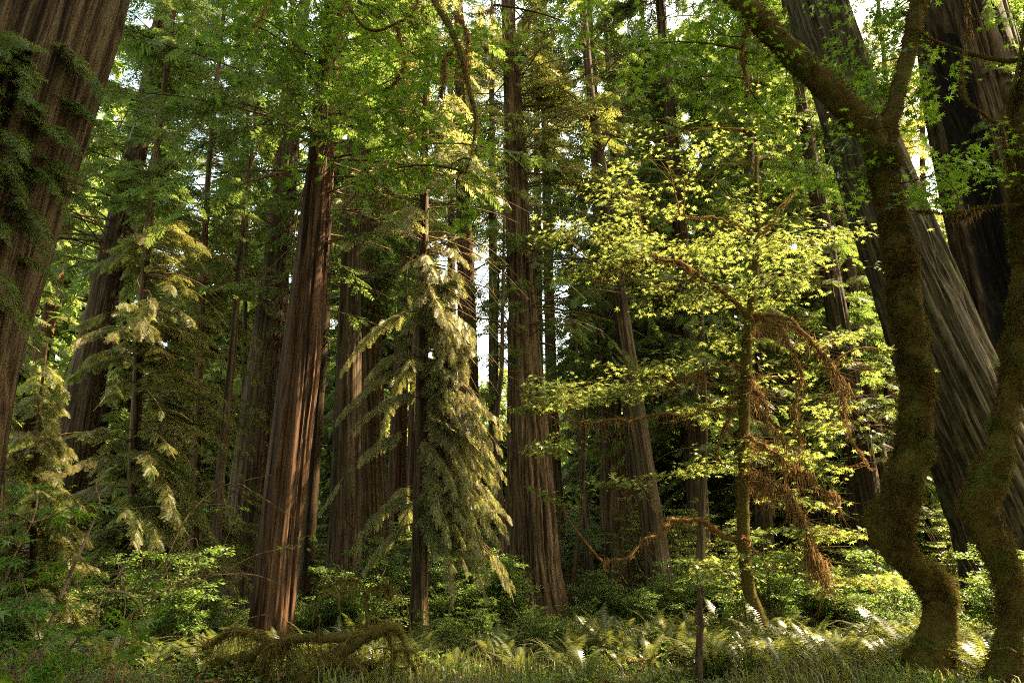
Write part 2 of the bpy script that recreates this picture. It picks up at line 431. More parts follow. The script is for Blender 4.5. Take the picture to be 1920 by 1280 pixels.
def crown_mesh(ax, base, z0, z1, n, L0, L1, parent, leaf, seed, droop=.35, rise=.12, spacing=.11, slen=.5, s0=.18, dead=0., gap=.42,
               dens_top=.16, az=None, azw=0., tmpl=None, carve=True, name="crown", hang=0., rb=1., bare=.16):
    r = np.random.default_rng(seed); n = int(n * 1.15)
    zb = z0 + (z1 - z0) * r.random(n) ** 1.15
    A = r.uniform(0, 2 * np.pi, n)
    if az is not None:
        kk = r.random(n) < azw; A = np.where(kk, az + r.normal(0, .45, n), A)
    u = (zb - z0) / max(z1 - z0, .1)
    L = (L0 + (L1 - L0) * u) * r.uniform(.45, 1.3, n)
    X0, R0 = ax.at(zb)
    hd = np.stack([np.cos(A), np.sin(A), 0 * A], 1); pd = np.stack([-np.sin(A), np.cos(A), 0 * A], 1)
    b0 = np.stack([X0, np.full(n, ax.Y), zb], 1) + hd * (R0 * .8)[:, None]
    rs = r.normal(rise, .12, n); dr = np.abs(r.normal(droop, .12, n)); wg = r.normal(0, .08, n); ph = r.uniform(0, 6, n)
    def pos(i, s):
        Ls = (L[i] * s)[:, None]
        return b0[i] + hd[i] * Ls + pd[i] * (wg[i] * L[i] * np.sin(2.5 * s + ph[i]) - wg[i] * L[i] * np.sin(ph[i]))[:, None] + \
            np.array([0, 0, 1.]) * (L[i] * (rs[i] * s - dr[i] * s * s))[:, None]
    k = 6; S = np.linspace(0, 1, k)
    ii = np.repeat(np.arange(n), k); PT = pos(ii, np.tile(S, n)).reshape(n, k, 3)
    M = Mesh()
    rb0 = (.007 + .0065 * L) * rb
    tubes(M, PT, rb0[:, None] * (1.02 - .85 * S)[None], 4, 0)
    live = r.random(n) >= dead
    spacing = spacing * .68; slen = slen * 1.25
    cnt = np.where(live, np.maximum(3, (L / spacing).astype(int)), 0)
    I = np.repeat(np.arange(n), cnt)
    j = np.arange(len(I)) - np.repeat(np.cumsum(cnt) - cnt, cnt)
    s = s0 + (1 - s0) * (j + r.random(len(I))) / cnt[I]; s = np.minimum(s, 1.)
    C = pos(I, s); T = norm(pos(I, np.minimum(s + .03, 1.05)) - C)
    side = np.where(j % 2 == 0, 1., -1.)
    ang = np.radians(r.uniform(25, 75, len(I))) * (1 - .6 * np.maximum(0, s - .7) / .3)
    perp = norm(np.cross(T, np.array([0, 0, 1.])))
    d = T * np.cos(ang)[:, None] + perp * (side * np.sin(ang))[:, None]
    d[:, 2] -= r.uniform(.0, .5, len(I)) + hang
    d = norm(d)
    up = np.array([0, 0, 1.]) + .45 * r.normal(0, 1, (len(I), 3))
    Yv = norm(np.cross(up, d)); Z = np.cross(d, Yv)
    l = slen * (1.15 - .55 * s) * r.uniform(.6, 1.35, len(I))
    keep = vnoise(C * .75 + seed * 13.7) > gap - .10
    keep &= fbm(C * 2.1 + seed, 2) > gap - .02
    px, py = project(C); inv = (px > -120) & (px < 2040) & (py > -120) & (py < 1400)
    far = ~inv
    if carve: keep &= keep_mask(C + d * (l * .5)[:, None], np.where(far, l * .8, 0.))
    sel = keep & inv
    hi = tmpl or SPRAY_HI
    br = r.random(len(I)) < bare
    b_ = sel & br
    inst(M, *BARE, C[b_], d[b_], Yv[b_], Z[b_], l[b_] * 1.3, 0)
    sel = sel & ~br
    inst(M, *hi, C[sel], d[sel], Yv[sel], Z[sel], l[sel], 1)
    sel = keep & far & (r.random(len(I)) < dens_top)
    inst(M, *SPRAY_LO, C[sel], d[sel], Yv[sel], Z[sel], l[sel] * 1.7, 1)
    M.V = [v - np.asarray(base, np.float32) for v in M.V]
    return M.build(name, [M_TWIG, leaf], parent)

def conifer(name, label, pts, depth, bark, H=45, leaf=None, nu=56, nv=150, amp=.03, freq=7., flare=.25, fh=.7, seed=1, scar=None,
            crowns=(), top_slope=.5, group=None, fz=.14, cat="tree"):
    if H in range(26, 49) and H not in (43, 44) or len(pts) < 5 and H in (43, 44): H = min(H, 1.6 + .985 * depth + 8)      # tops cut a little above the view to let more sun in
    ax = Axis(pts, depth, H, top_slope)
    X, _ = ax.at(np.array([ax.z[0]])); base = (float(X[0]), float(depth), float(ax.gz))
    t = thing(name, base, label, cat, group)
    trunk_mesh(ax, "trunk", bark, t, nu, nv, amp, freq, fz, flare, fh, seed, scar)
    for k, c in enumerate(crowns):
        c = dict(c); c["z1"] = min(c["z1"], H - .4); c["z0"] = min(c["z0"], c["z1"] - 4); lf = c.pop("leaf", leaf or M_NEEDLE)
        nm = c.pop("name", "crown")
        crown_mesh(ax, base, parent=t, leaf=lf, seed=seed * 31 + k * 7, name=nm, **c)
    return t, ax

def zrow(py, Y): return float(P(960, py, Y)[2])

# ---------------------------------------------------------------- ground
def build_ground():
    xs = np.concatenate([np.linspace(-900, -40, 18), np.linspace(-38, 38, 191), np.linspace(40, 900, 18)])
    ys = np.concatenate([np.linspace(-300, -6, 10), np.linspace(-4, 70, 186), np.linspace(75, 1200, 24)])
    Xg, Yg = np.meshgrid(xs, ys)
    Z = ground_z(Xg, np.minimum(Yg, 140))
    near = (np.abs(Xg) < 39) & (Yg > -5) & (Yg < 71)
    Z = Z + np.where(near, .14 * (fbm(np.stack([Xg * .9, Yg * .9, 0 * Xg], -1), 4) - .5), 0)
    V = np.stack([Xg, Yg, Z], -1); n, m = Xg.shape; i = np.arange(n * m).reshape(n, m)
    M = Mesh(); M.add(V, np.stack([i[:-1, :-1], i[:-1, 1:], i[1:, 1:], i[1:, :-1]], -1).reshape(-1, 4))
    tag(M.build("ground", M_GROUND, smooth=True), "dark forest floor of duff and soil", None, None, "structure")
build_ground()

# ---------------------------------------------------------------- the named conifers
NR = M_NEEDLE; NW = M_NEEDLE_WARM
conifer("redwood_tree", "huge fluted grey brown redwood trunk filling the left edge of the view",
        [(-300, 1150, 620), (-275, 1000, 560), (-168, 640, 460), (-64, 330, 425), (64, 0, 372)], 9.0, M_BARK_GREY, 55, nu=420, nv=420, amp=.12, freq=3.2,
        fz=.13, flare=.15, seed=2, crowns=[
            dict(z0=14, z1=54, n=150, L0=5.5, L1=2, spacing=.22, slen=.8, dens_top=.2),
            dict(name="trunk_sprouts", z0=4.8, z1=9.4, n=80, L0=1.0, L1=.9, spacing=.035, slen=.24, s0=.2, droop=.75, rise=.1, tmpl=SPRAY_FINE, az=-.72, azw=.95, gap=.3, carve=False)])
conifer("redwood_tree", "dark redwood trunk partly hidden behind feathery boughs, next right of the huge left trunk",
        [(60, 1180, 112), (130, 890, 82), (168, 690, 68), (230, 400, 50), (283, 150, 37), (310, 0, 30)], 21, M_BARK_DARK, 45, seed=3, amp=.035,
        crowns=[dict(z0=zrow(500, 21), z1=44, n=150, L0=4.2, L1=2., spacing=.15, slen=.6, leaf=NR)])
conifer("redwood_tree", "dark twin stemmed redwood just behind and left of the reddish trunk",
        [(448, 1160, 98), (475, 900, 86), (503, 640, 64), (538, 330, 38), (560, 100, 26)], 23, M_BARK_DARK, 48, seed=4, amp=.03,
        crowns=[dict(z0=zrow(560, 23), z1=47, n=110, L0=3.6, L1=2.0, spacing=.2, slen=.6, az=math.pi, azw=.6, dead=.3, droop=.55, gap=.47)])
conifer("slender_tree", "thin pale edged trunk pressed against the dark twin stemmed redwood",
        [(455, 1150, 30), (478, 760, 26), (506, 450, 19), (530, 200, 12)], 25.5, M_BARK_BROWN, 30, seed=5, nu=28, nv=90, amp=.012,
        crowns=[dict(z0=9, z1=29, n=50, L0=2.4, L1=.8, spacing=.17, slen=.5)])
conifer("redwood_tree", "straight reddish brown redwood with a flared sunlit base left of centre",
        [(503, 1236, 92), (515, 1150, 78), (541, 900, 75), (567, 680, 71), (585, 500, 58), (592, 420, 55), (608, 230, 44), (622, 60, 36), (628, 0, 34)], 13.4, M_BARK_RED, 48,
        nu=180, nv=400, amp=.048, freq=7.5, flare=.22, fh=.6, seed=6,
        crowns=[dict(z0=zrow(620, 13.4), z1=zrow(300, 13.4), n=26, L0=2.2, L1=2.6, spacing=.2, slen=.4, dead=.55, droop=.25),
                dict(name="upper_crown", z0=zrow(330, 13.4), z1=47, n=130, L0=4., L1=2.0, spacing=.15, slen=.6)])
conifer("slender_tree", "thin dark trunk just right of the reddish redwood with bright leaves behind",
        [(570, 1135, 28), (590, 850, 24), (605, 650, 20), (622, 400, 14)], 25, M_BARK_DARK, 30, seed=7, nu=28, nv=90, amp=.012,
        crowns=[dict(z0=9, z1=29, n=60, L0=2.4, L1=.8, spacing=.17, slen=.5)])
conifer("redwood_tree", "dark grey redwood with a wide base, second trunk right of the reddish redwood",
        [(638, 1185, 84), (646, 1000, 62), (653, 700, 48), (659, 470, 37), (668, 200, 26)], 19.5, M_BARK_DARK, 45, seed=8, amp=.03, nu=80,
        crowns=[dict(z0=zrow(560, 19.5), z1=44, n=110, L0=3.6, L1=2.0, spacing=.16, slen=.55, dead=.2)])
conifer("redwood_tree", "dark brown redwood partly behind hanging sprays, right of the dark grey wide based trunk",
        [(702, 1150, 72), (696, 900, 57), (692, 600, 46), (690, 300, 30)], 22.5, M_BARK_BROWN, 46, seed=9, amp=.03,
        crowns=[dict(z0=zrow(560, 22.5), z1=45, n=110, L0=3.6, L1=2.0, spacing=.17, slen=.6)])
conifer("slender_tree", "sunlit orange brown trunk with a mossy stub, behind the hanging sprays",
        [(735, 1140, 46), (742, 950, 36), (748, 780, 30)], 29, M_BARK_RED, 38, seed=10, nu=36, nv=90, amp=.02,
        crowns=[dict(z0=13, z1=37, n=60, L0=3, L1=1, spacing=.25, slen=.7)])
conifer("slender_tree", "narrow orange trunk beside the sunlit trunk with the mossy stub",
        [(767, 1125, 27), (772, 900, 21), (776, 760, 18)], 32, M_BARK_RED, 36, seed=11, nu=28, nv=80, amp=.015,
        crowns=[dict(z0=14, z1=35, n=50, L0=3, L1=1, spacing=.28, slen=.7)])
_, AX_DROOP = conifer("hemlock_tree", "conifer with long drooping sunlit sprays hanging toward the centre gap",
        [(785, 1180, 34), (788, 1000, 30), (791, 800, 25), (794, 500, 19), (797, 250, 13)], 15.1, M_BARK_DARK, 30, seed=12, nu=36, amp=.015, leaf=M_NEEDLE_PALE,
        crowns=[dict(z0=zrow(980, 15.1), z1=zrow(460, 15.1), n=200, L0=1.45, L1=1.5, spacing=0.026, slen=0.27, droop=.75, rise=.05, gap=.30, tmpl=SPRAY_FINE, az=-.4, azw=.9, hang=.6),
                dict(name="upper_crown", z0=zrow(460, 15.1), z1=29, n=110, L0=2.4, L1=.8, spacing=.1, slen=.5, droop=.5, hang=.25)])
conifer("redwood_tree", "straight dark trunk with a lit right edge standing in the bright centre gap",
        [(880, 1175, 64), (881, 1000, 50), (877, 700, 37), (872, 450, 29), (866, 300, 23), (860, 100, 17)], 21, M_BARK_BROWN, 44, seed=13, amp=.025,
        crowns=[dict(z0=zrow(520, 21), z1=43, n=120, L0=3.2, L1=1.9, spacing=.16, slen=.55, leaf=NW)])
conifer("redwood_tree", "tall central redwood with a broad fluted base and bare lower trunk",
        [(1003, 1190, 130), (998, 1080, 102), (992, 900, 84), (984, 700, 61), (975, 480, 46), (965, 250, 34), (952, 0, 23)], 20, M_BARK_BROWN, 50,
        nu=220, nv=340, amp=.06, freq=5.5, flare=.2, fh=.8, seed=14,
        crowns=[dict(z0=zrow(640, 20), z1=zrow(330, 20), n=60, L0=3.2, L1=3.2, spacing=.2, slen=.5, dead=.35, az=.1, azw=.4, droop=.35, gap=.47),
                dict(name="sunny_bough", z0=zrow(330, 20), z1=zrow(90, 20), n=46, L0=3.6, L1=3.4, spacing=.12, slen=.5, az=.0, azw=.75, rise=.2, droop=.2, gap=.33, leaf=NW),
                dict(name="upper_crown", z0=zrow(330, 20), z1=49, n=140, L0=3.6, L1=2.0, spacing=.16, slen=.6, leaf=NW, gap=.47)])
conifer("redwood_tree", "dim trunk tucked behind the right side of the central redwood",
        [(1047, 1140, 36), (1042, 950, 28), (1036, 800, 24)], 31, M_BARK_DARK, 40, seed=15, nu=32, nv=80, amp=.02,
        crowns=[dict(z0=9, z1=39, n=80, L0=3.5, L1=1, spacing=.24, slen=.7)])
conifer("redwood_tree", "broad dark trunk of the clump right of the central redwood",
        [(1166, 1145, 78), (1158, 1000, 62), (1148, 850, 46), (1135, 600, 32), (1118, 300, 20)], 25.5, M_BARK_BROWN, 46, seed=16, amp=.03,
        crowns=[dict(z0=8, z1=45, n=180, L0=3.6, L1=2.6, spacing=.19, slen=.65)])
conifer("redwood_tree", "narrower grey trunk wedged between the two brown trunks of the right hand clump",
        [(1207, 1145, 36), (1193, 950, 28), (1176, 700, 20)], 29, M_BARK_GREY, 40, seed=17, nu=32, nv=80, amp=.02,
        crowns=[dict(z0=10, z1=39, n=80, L0=3., L1=1, spacing=.24, slen=.7)])
conifer("redwood_tree", "leaning brown trunk on the right of the clump, rising behind the yellow green maple",
        [(1247, 1168, 58), (1225, 1000, 44), (1200, 830, 37), (1170, 620, 29), (1140, 400, 22), (1108, 180, 15)], 20.5, M_BARK_DARK, 44, seed=18, amp=.025,
        crowns=[dict(z0=zrow(560, 20.5), z1=43, n=200, L0=3., L1=2.6, spacing=.14, slen=.55)])
conifer("hemlock_tree", "dense dark green conifer towering behind the yellow green maple",
        [(1318, 1140, 44), (1300, 800, 36), (1280, 500, 30), (1250, 150, 24)], 23.5, M_BARK_DARK, 42, seed=19, amp=.02,
        crowns=[dict(z0=zrow(800, 23.5), z1=41, n=300, L0=3.2, L1=2.6, spacing=.11, slen=.55, droop=.5, gap=.32)])
conifer("redwood_tree", "dark trunk in shade behind the drooping mossy branches",
        [(1655, 1140, 76), (1617, 900, 62), (1577, 650, 46), (1545, 450, 35), (1505, 200, 23)], 25.5, M_BARK_DARK, 44, seed=20, amp=.03,
        crowns=[dict(z0=6, z1=43, n=200, L0=3.4, L1=2.6, spacing=.16, slen=.6)])
conifer("redwood_tree", "mossy edged dark trunk between the shaded trunk and the crooked mossy maple",
        [(1692, 1140, 46), (1657, 920, 37), (1612, 640, 29), (1588, 480, 25)], 29, M_BARK_DARK, 42, seed=21, amp=.02, nu=36,
        crowns=[dict(z0=6, z1=41, n=110, L0=3.4, L1=1.9, spacing=.2, slen=.65)])
conifer("redwood_tree", "giant leaning grey redwood trunk with deep furrows behind the crooked mossy maple",
        [(1990, 1195, 340), (1905, 1000, 245), (1752, 640, 180), (1662, 400, 146), (1590, 190, 118), (1528, 0, 104)], 21.4, M_BARK_GIANT, 43,
        nu=300, nv=360, amp=.10, freq=3.8, flare=.1, seed=22, top_slope=.25,
        crowns=[dict(z0=24, z1=58, n=70, L0=5, L1=2, spacing=.24, slen=.85, dens_top=.2)])
conifer("redwood_tree", "giant redwood with a charred black hollow in its trunk at the right edge",
        [(2100, 1190, 400), (1990, 800, 280), (1905, 500, 235), (1832, 200, 215), (1790, 0, 180)], 23, M_BARK_GREY, 44,
        nu=320, nv=360, amp=.10, freq=3.8, flare=.1, seed=23, top_slope=.25, scar=(math.radians(209), .46, 1.0, 22., .42),
        crowns=[dict(z0=26, z1=58, n=70, L0=5, L1=2, spacing=.24, slen=.85, dens_top=.2),
                dict(name="trunk_sprouts", z0=14.0, z1=20.5, n=36, L0=1.1, L1=1.1, spacing=.06, slen=.35, s0=.3, az=-1.3, azw=.9, gap=.3, carve=False)])
for px, dep, sd in ((2190, 13.5, 61), (2330, 11, 62), (2232, 14.9, 63)):  # unseen trees added past the right edge, high crowns shade the foreground
    conifer("redwood_tree", "unseen redwood added outside the right edge to shade the foreground", [(px, 1150, 90), (px - 60, 600, 74), (px - 120, 0, 60)], dep, M_BARK_BROWN, 55, seed=sd,
            crowns=[dict(z0=23, z1=53, n=190, L0=5.5, L1=2.5, spacing=.24, slen=.85, dens_top=.5)], group="unseen shade redwoods outside the right edge")
conifer("redwood_tree", "shaded conifer filling the view above the yellow green maple, left of the giant leaning redwood",
        [(1438, 1140, 40), (1425, 800, 32), (1410, 400, 24), (1395, 100, 18)], 27.5, M_BARK_DARK, 42, seed=65, amp=.02, nu=36,
        crowns=[dict(z0=5, z1=41, n=230, L0=3.4, L1=2.6, spacing=.15, slen=.6, gap=.34)])
for px, dep, top, lab in ((1668, 31, 900, "conifer closing the view between the giant leaning redwood and the charred redwood"), (1735, 36, 900, "far conifer behind the gap left of the charred redwood"), (1215, 33, 700, "far conifer closing the sky left of the dense dark green conifer"), (1610, 34, 900, "far conifer behind the giant leaning redwood"), (928, 38, 450, "distant conifer closing the view above the bright centre gap"), (1012, 36, 560, "distant conifer seen just right of the central redwood's upper trunk"), (850, 41, 430, "distant conifer left of the bright centre gap")):
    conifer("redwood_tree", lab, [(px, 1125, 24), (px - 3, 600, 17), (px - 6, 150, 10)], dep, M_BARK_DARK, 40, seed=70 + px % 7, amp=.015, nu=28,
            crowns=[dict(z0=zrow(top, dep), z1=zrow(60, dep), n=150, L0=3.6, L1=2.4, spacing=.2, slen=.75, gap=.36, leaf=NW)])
# feathery conifers of the left side
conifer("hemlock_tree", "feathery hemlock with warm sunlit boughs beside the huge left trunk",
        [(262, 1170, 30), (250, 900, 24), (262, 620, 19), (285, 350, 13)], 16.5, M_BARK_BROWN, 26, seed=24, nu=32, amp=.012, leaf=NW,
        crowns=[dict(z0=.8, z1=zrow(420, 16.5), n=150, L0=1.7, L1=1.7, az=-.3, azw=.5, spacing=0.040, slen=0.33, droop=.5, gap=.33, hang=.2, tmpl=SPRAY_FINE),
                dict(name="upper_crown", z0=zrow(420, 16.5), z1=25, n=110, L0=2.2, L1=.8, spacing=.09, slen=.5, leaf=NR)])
conifer("hemlock_tree", "loose hemlock with lacy dark branches between the feathery hemlock and the dark twin stemmed redwood",
        [(360, 1160, 24), (365, 900, 20), (376, 600, 15), (392, 300, 10)], 19.5, M_BARK_BROWN, 28, seed=25, nu=32, amp=.012,
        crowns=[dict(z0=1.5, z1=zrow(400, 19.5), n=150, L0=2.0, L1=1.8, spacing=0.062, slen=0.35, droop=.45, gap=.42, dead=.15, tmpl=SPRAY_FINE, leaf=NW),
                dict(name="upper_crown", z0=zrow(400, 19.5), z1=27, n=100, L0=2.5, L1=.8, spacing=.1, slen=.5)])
conifer("hemlock_tree", "small hemlock low against the huge left trunk with pale tipped boughs",
        [(62, 1210, 22), (64, 1000, 16), (70, 830, 11), (76, 740, 7)], 14.2, M_BARK_BROWN, 6.2, seed=26, nu=24, nv=70, amp=.008, leaf=NW,
        crowns=[dict(z0=.4, z1=6.0, n=130, L0=1.5, L1=.4, spacing=0.034, slen=0.28, droop=.55, gap=.32, hang=.3, tmpl=SPRAY_FINE)])
conifer("hemlock_tree", "dark hemlock high on the left whose lacy boughs cross the pale sky gap",
        [(452, 1180, 12), (456, 800, 10), (462, 400, 8), (466, 120, 6)], 25.5, M_BARK_DARK, 36, seed=27, nu=32, amp=.012,
        crowns=[dict(z0=zrow(330, 25.5), z1=34, n=150, L0=4.6, L1=2.2, spacing=0.050, slen=0.36, droop=.4, gap=.38, tmpl=SPRAY_FINE)])
# thin leaning saplings without boughs low down
for i, (pts, dep, lab) in enumerate([
        ([(940, 1150, 14), (945, 1050, 12), (936, 900, 11), (930, 790, 10), (941, 690, 8)], 18.5, "thin crooked sapling stem just left of the central redwood"),
        ([(905, 1150, 12), (918, 950, 10), (926, 780, 8)], 20, "thin straight sapling stem right of the trunk in the bright centre gap"),
        ([(1112, 1140, 24), (1098, 980, 17), (1090, 850, 13), (1082, 700, 9)], 23, "slim dark stem between the central redwood and the right hand clump"),
        ([(1072, 1130, 13), (1082, 1030, 11), (1092, 940, 8)], 22, "thin stem crossing the slim dark stem right of the central redwood"),
        ([(398, 1140, 22), (412, 900, 19), (436, 660, 15), (450, 480, 11)], 18, "thin dark stem rising left of the dark twin stemmed redwood"),
        ([(1312, 1110, 20), (1316, 950, 15), (1322, 800, 12)], 19, "slim upright stem behind the mossy bare branch of the maple")]):
    conifer("sapling_tree", lab, pts, dep, M_BARK_DARK, zrow(pts[-1][1], dep) + 5, seed=40 + i, nu=18, nv=80, amp=.008, flare=.1,
            crowns=[dict(z0=zrow(pts[-1][1], dep) - 1, z1=zrow(pts[-1][1], dep) + 4.6, n=26, L0=1.1, L1=.5, spacing=.1, slen=.38)])

# ---------------------------------------------------------------- mossy maples
FZ = [0.]                                      # thickness left for the moss coat
def limb_pts(pts):
    """pts (px, py, width px, depth) -> world polyline and radii"""
    return np.array([[*P(x, y, d), max(wd * .5 * mpp(y, d) * wcos(x, y) - FZ[0], .003)] for x, y, wd, d in pts])

def limb(M, pts, n, sides, amp=.18, seed=0, mat=0, off=0., wig=0.):
    c = catmull(limb_pts(pts), n)
    if wig: c[:, :3] += wig * np.stack([fbm(c[:, :3] * 2.6 + 31 * q + seed, 3) - .5 for q in range(3)], 1) * np.minimum(1, np.linspace(0, 8, n))[:, None]
    f = lambda V, Rr: Rr * amp * (2.4 * (fbm(V * 8 + seed, 3) - .5) + 1.0 * (fbm(V * 17 + seed, 2) - .5)) + off
    V, D = tubes(M, c[:, :3], np.maximum(c[:, 3], .004), sides, mat, f)
    return c, V.reshape(-1, 3), D.reshape(-1, 3)

def fuzz(M, V, D, n, l0, l1, wid, down, r, mat=0):
    i = r.integers(0, len(V), n); b = V[i] + r.normal(0, .012, (n, 3))
    d = norm(D[i] + r.normal(0, .55, (n, 3)) + np.array([0, 0, -down])); l = (r.uniform(l0, l1, n) * np.clip(3.2 * (fbm(b * 3.3, 2) - .28), .2, 1.5))[:, None]
    s = norm(np.cross(d, r.normal(0, 1, (n, 3)))) * wid
    tri = np.stack([b - s, b + s, b + d * l], 1)
    M.add(tri.reshape(-1, 3), np.arange(n * 3).reshape(-1, 3), mat)

def strands(M, C, n, l0, l1, wid, r, mat=0, spread=.03):
    """hanging moss: thin tapering ribbons under the points C"""
    i = r.integers(0, len(C), n); b = C[i, :3] + r.normal(0, 1, (n, 3)) * spread
    clump = np.clip(2.2 * (vnoise(C[i, :3] * 4.5) - .2), .15, 1.4)
    l = r.uniform(l0, l1, n) * clump; k = 4; t = np.linspace(0, 1, k)
    dx = r.normal(0, .12, (n, 3)); dx[:, 2] = -1
    wv = r.normal(0, .05, (n, k, 3)); wv[:, 0] = 0
    c = b[:, None] + dx[:, None] * (l[:, None] * t)[..., None] + wv * l[:, None, None]
    sd = norm(np.cross(dx, r.normal(0, 1, (n, 3))))[:, None] * (wid * (1 - .85 * t))[None, :, None]
    V = np.stack([c - sd, c + sd], 2).reshape(n, k * 2, 3)
    q = np.array([(2 * a, 2 * a + 1, 2 * a + 3, 2 * a + 2) for a in range(k - 1)])
    M.add(V.reshape(-1, 3), (q[None] + (np.arange(n) * k * 2)[:, None, None]).reshape(-1, 4), mat)

def maple_crown(M, anchors, clusters, leaf_r, r, twig_n=9, flat=.35, carve=True, dens=1., zs=1., xs=.75, rf=1.):
    """boughs from the nearest limb to each cluster, twigs with flat layers of palmate leaves"""
    for (px, py, dep, rx, ry, n) in clusters:
        n = int(n * dens)
        c = P(px, py, dep); m = mpp(py, dep); RX, RZ = rx * m, ry * m * zs
        a = anchors[np.argmin(np.linalg.norm(anchors[:, :3] - c, axis=1) + .6 * np.maximum(0, anchors[:, 2] - c[2] - .5))][:3]
        t = np.linspace(0, 1, 8)[:, None]; midp = (a + c) / 2 + np.array([0, 0, .12 * np.linalg.norm(c - a)]) + r.normal(0, .12, 3)
        B = (1 - t) ** 2 * a + 2 * t * (1 - t) * midp + t ** 2 * c
        d0 = np.linalg.norm(c - a)
        tubes(M, B, .006 + .011 * min(d0, 2.) * (1 - t[:, 0]), 5, 0)
        nt = max(3, int(twig_n * (n / 250.) ** .6)); e = c + r.normal(0, xs, (nt, 3)) * np.array([RX, RX * .8, RZ])
        s = B[r.integers(3, 8, nt)]
        T = np.linspace(0, 1, 6)[None, :, None]
        mid = (s + e) / 2 + np.array([0, 0, .08]) + r.normal(0, .05, (nt, 3))
        W = (1 - T) ** 2 * s[:, None] + 2 * T * (1 - T) * mid[:, None] + T ** 2 * e[:, None]
        tubes(M, W, np.full((nt, 1), .0055) * (1.1 - .7 * T[..., 0]), 3, 0)
        # leaves in pairs along twigs, spread sideways into flat layers
        ti = r.integers(0, nt, n); ft = r.beta(2.2, 1.1, n); kk = np.minimum((ft * 5).astype(int), 4); fr = (ft * 5 - kk)[:, None]
        C = W[ti, kk] * (1 - fr) + W[ti, kk + 1] * fr
        out = norm(e - s)[ti]; out[:, 2] *= .3; out = norm(out)
        sd = norm(np.cross(out, np.array([0, 0, 1.])))
        w2 = r.normal(0, 1, (n, 1)) * RX * .36; f2 = r.normal(0, 1, (n, 1)) * RX * .22
        C = C + sd * w2 + out * f2 + np.array([0, 0, 1.]) * (r.normal(0, RZ * .10, (n, 1)) - .05 * np.abs(w2))
        d = norm(out + sd * np.clip(w2 * 2.2, -1.3, 1.3) + r.normal(0, .3, (n, 3)) + np.array([0, 0, -.35]))
        up = norm(np.array([0, 0, 1.]) + flat * r.normal(0, 1, (n, 3)))
        Y = norm(np.cross(up, d)); Z = np.cross(d, Y)
        k = keep_mask(C, 0., rf) if carve else np.ones(n, bool)
        inst(M, *MAPLE, C[k], d[k], Y[k], Z[k], leaf_r * r.uniform(.5, 1.3, k.sum()), 1)

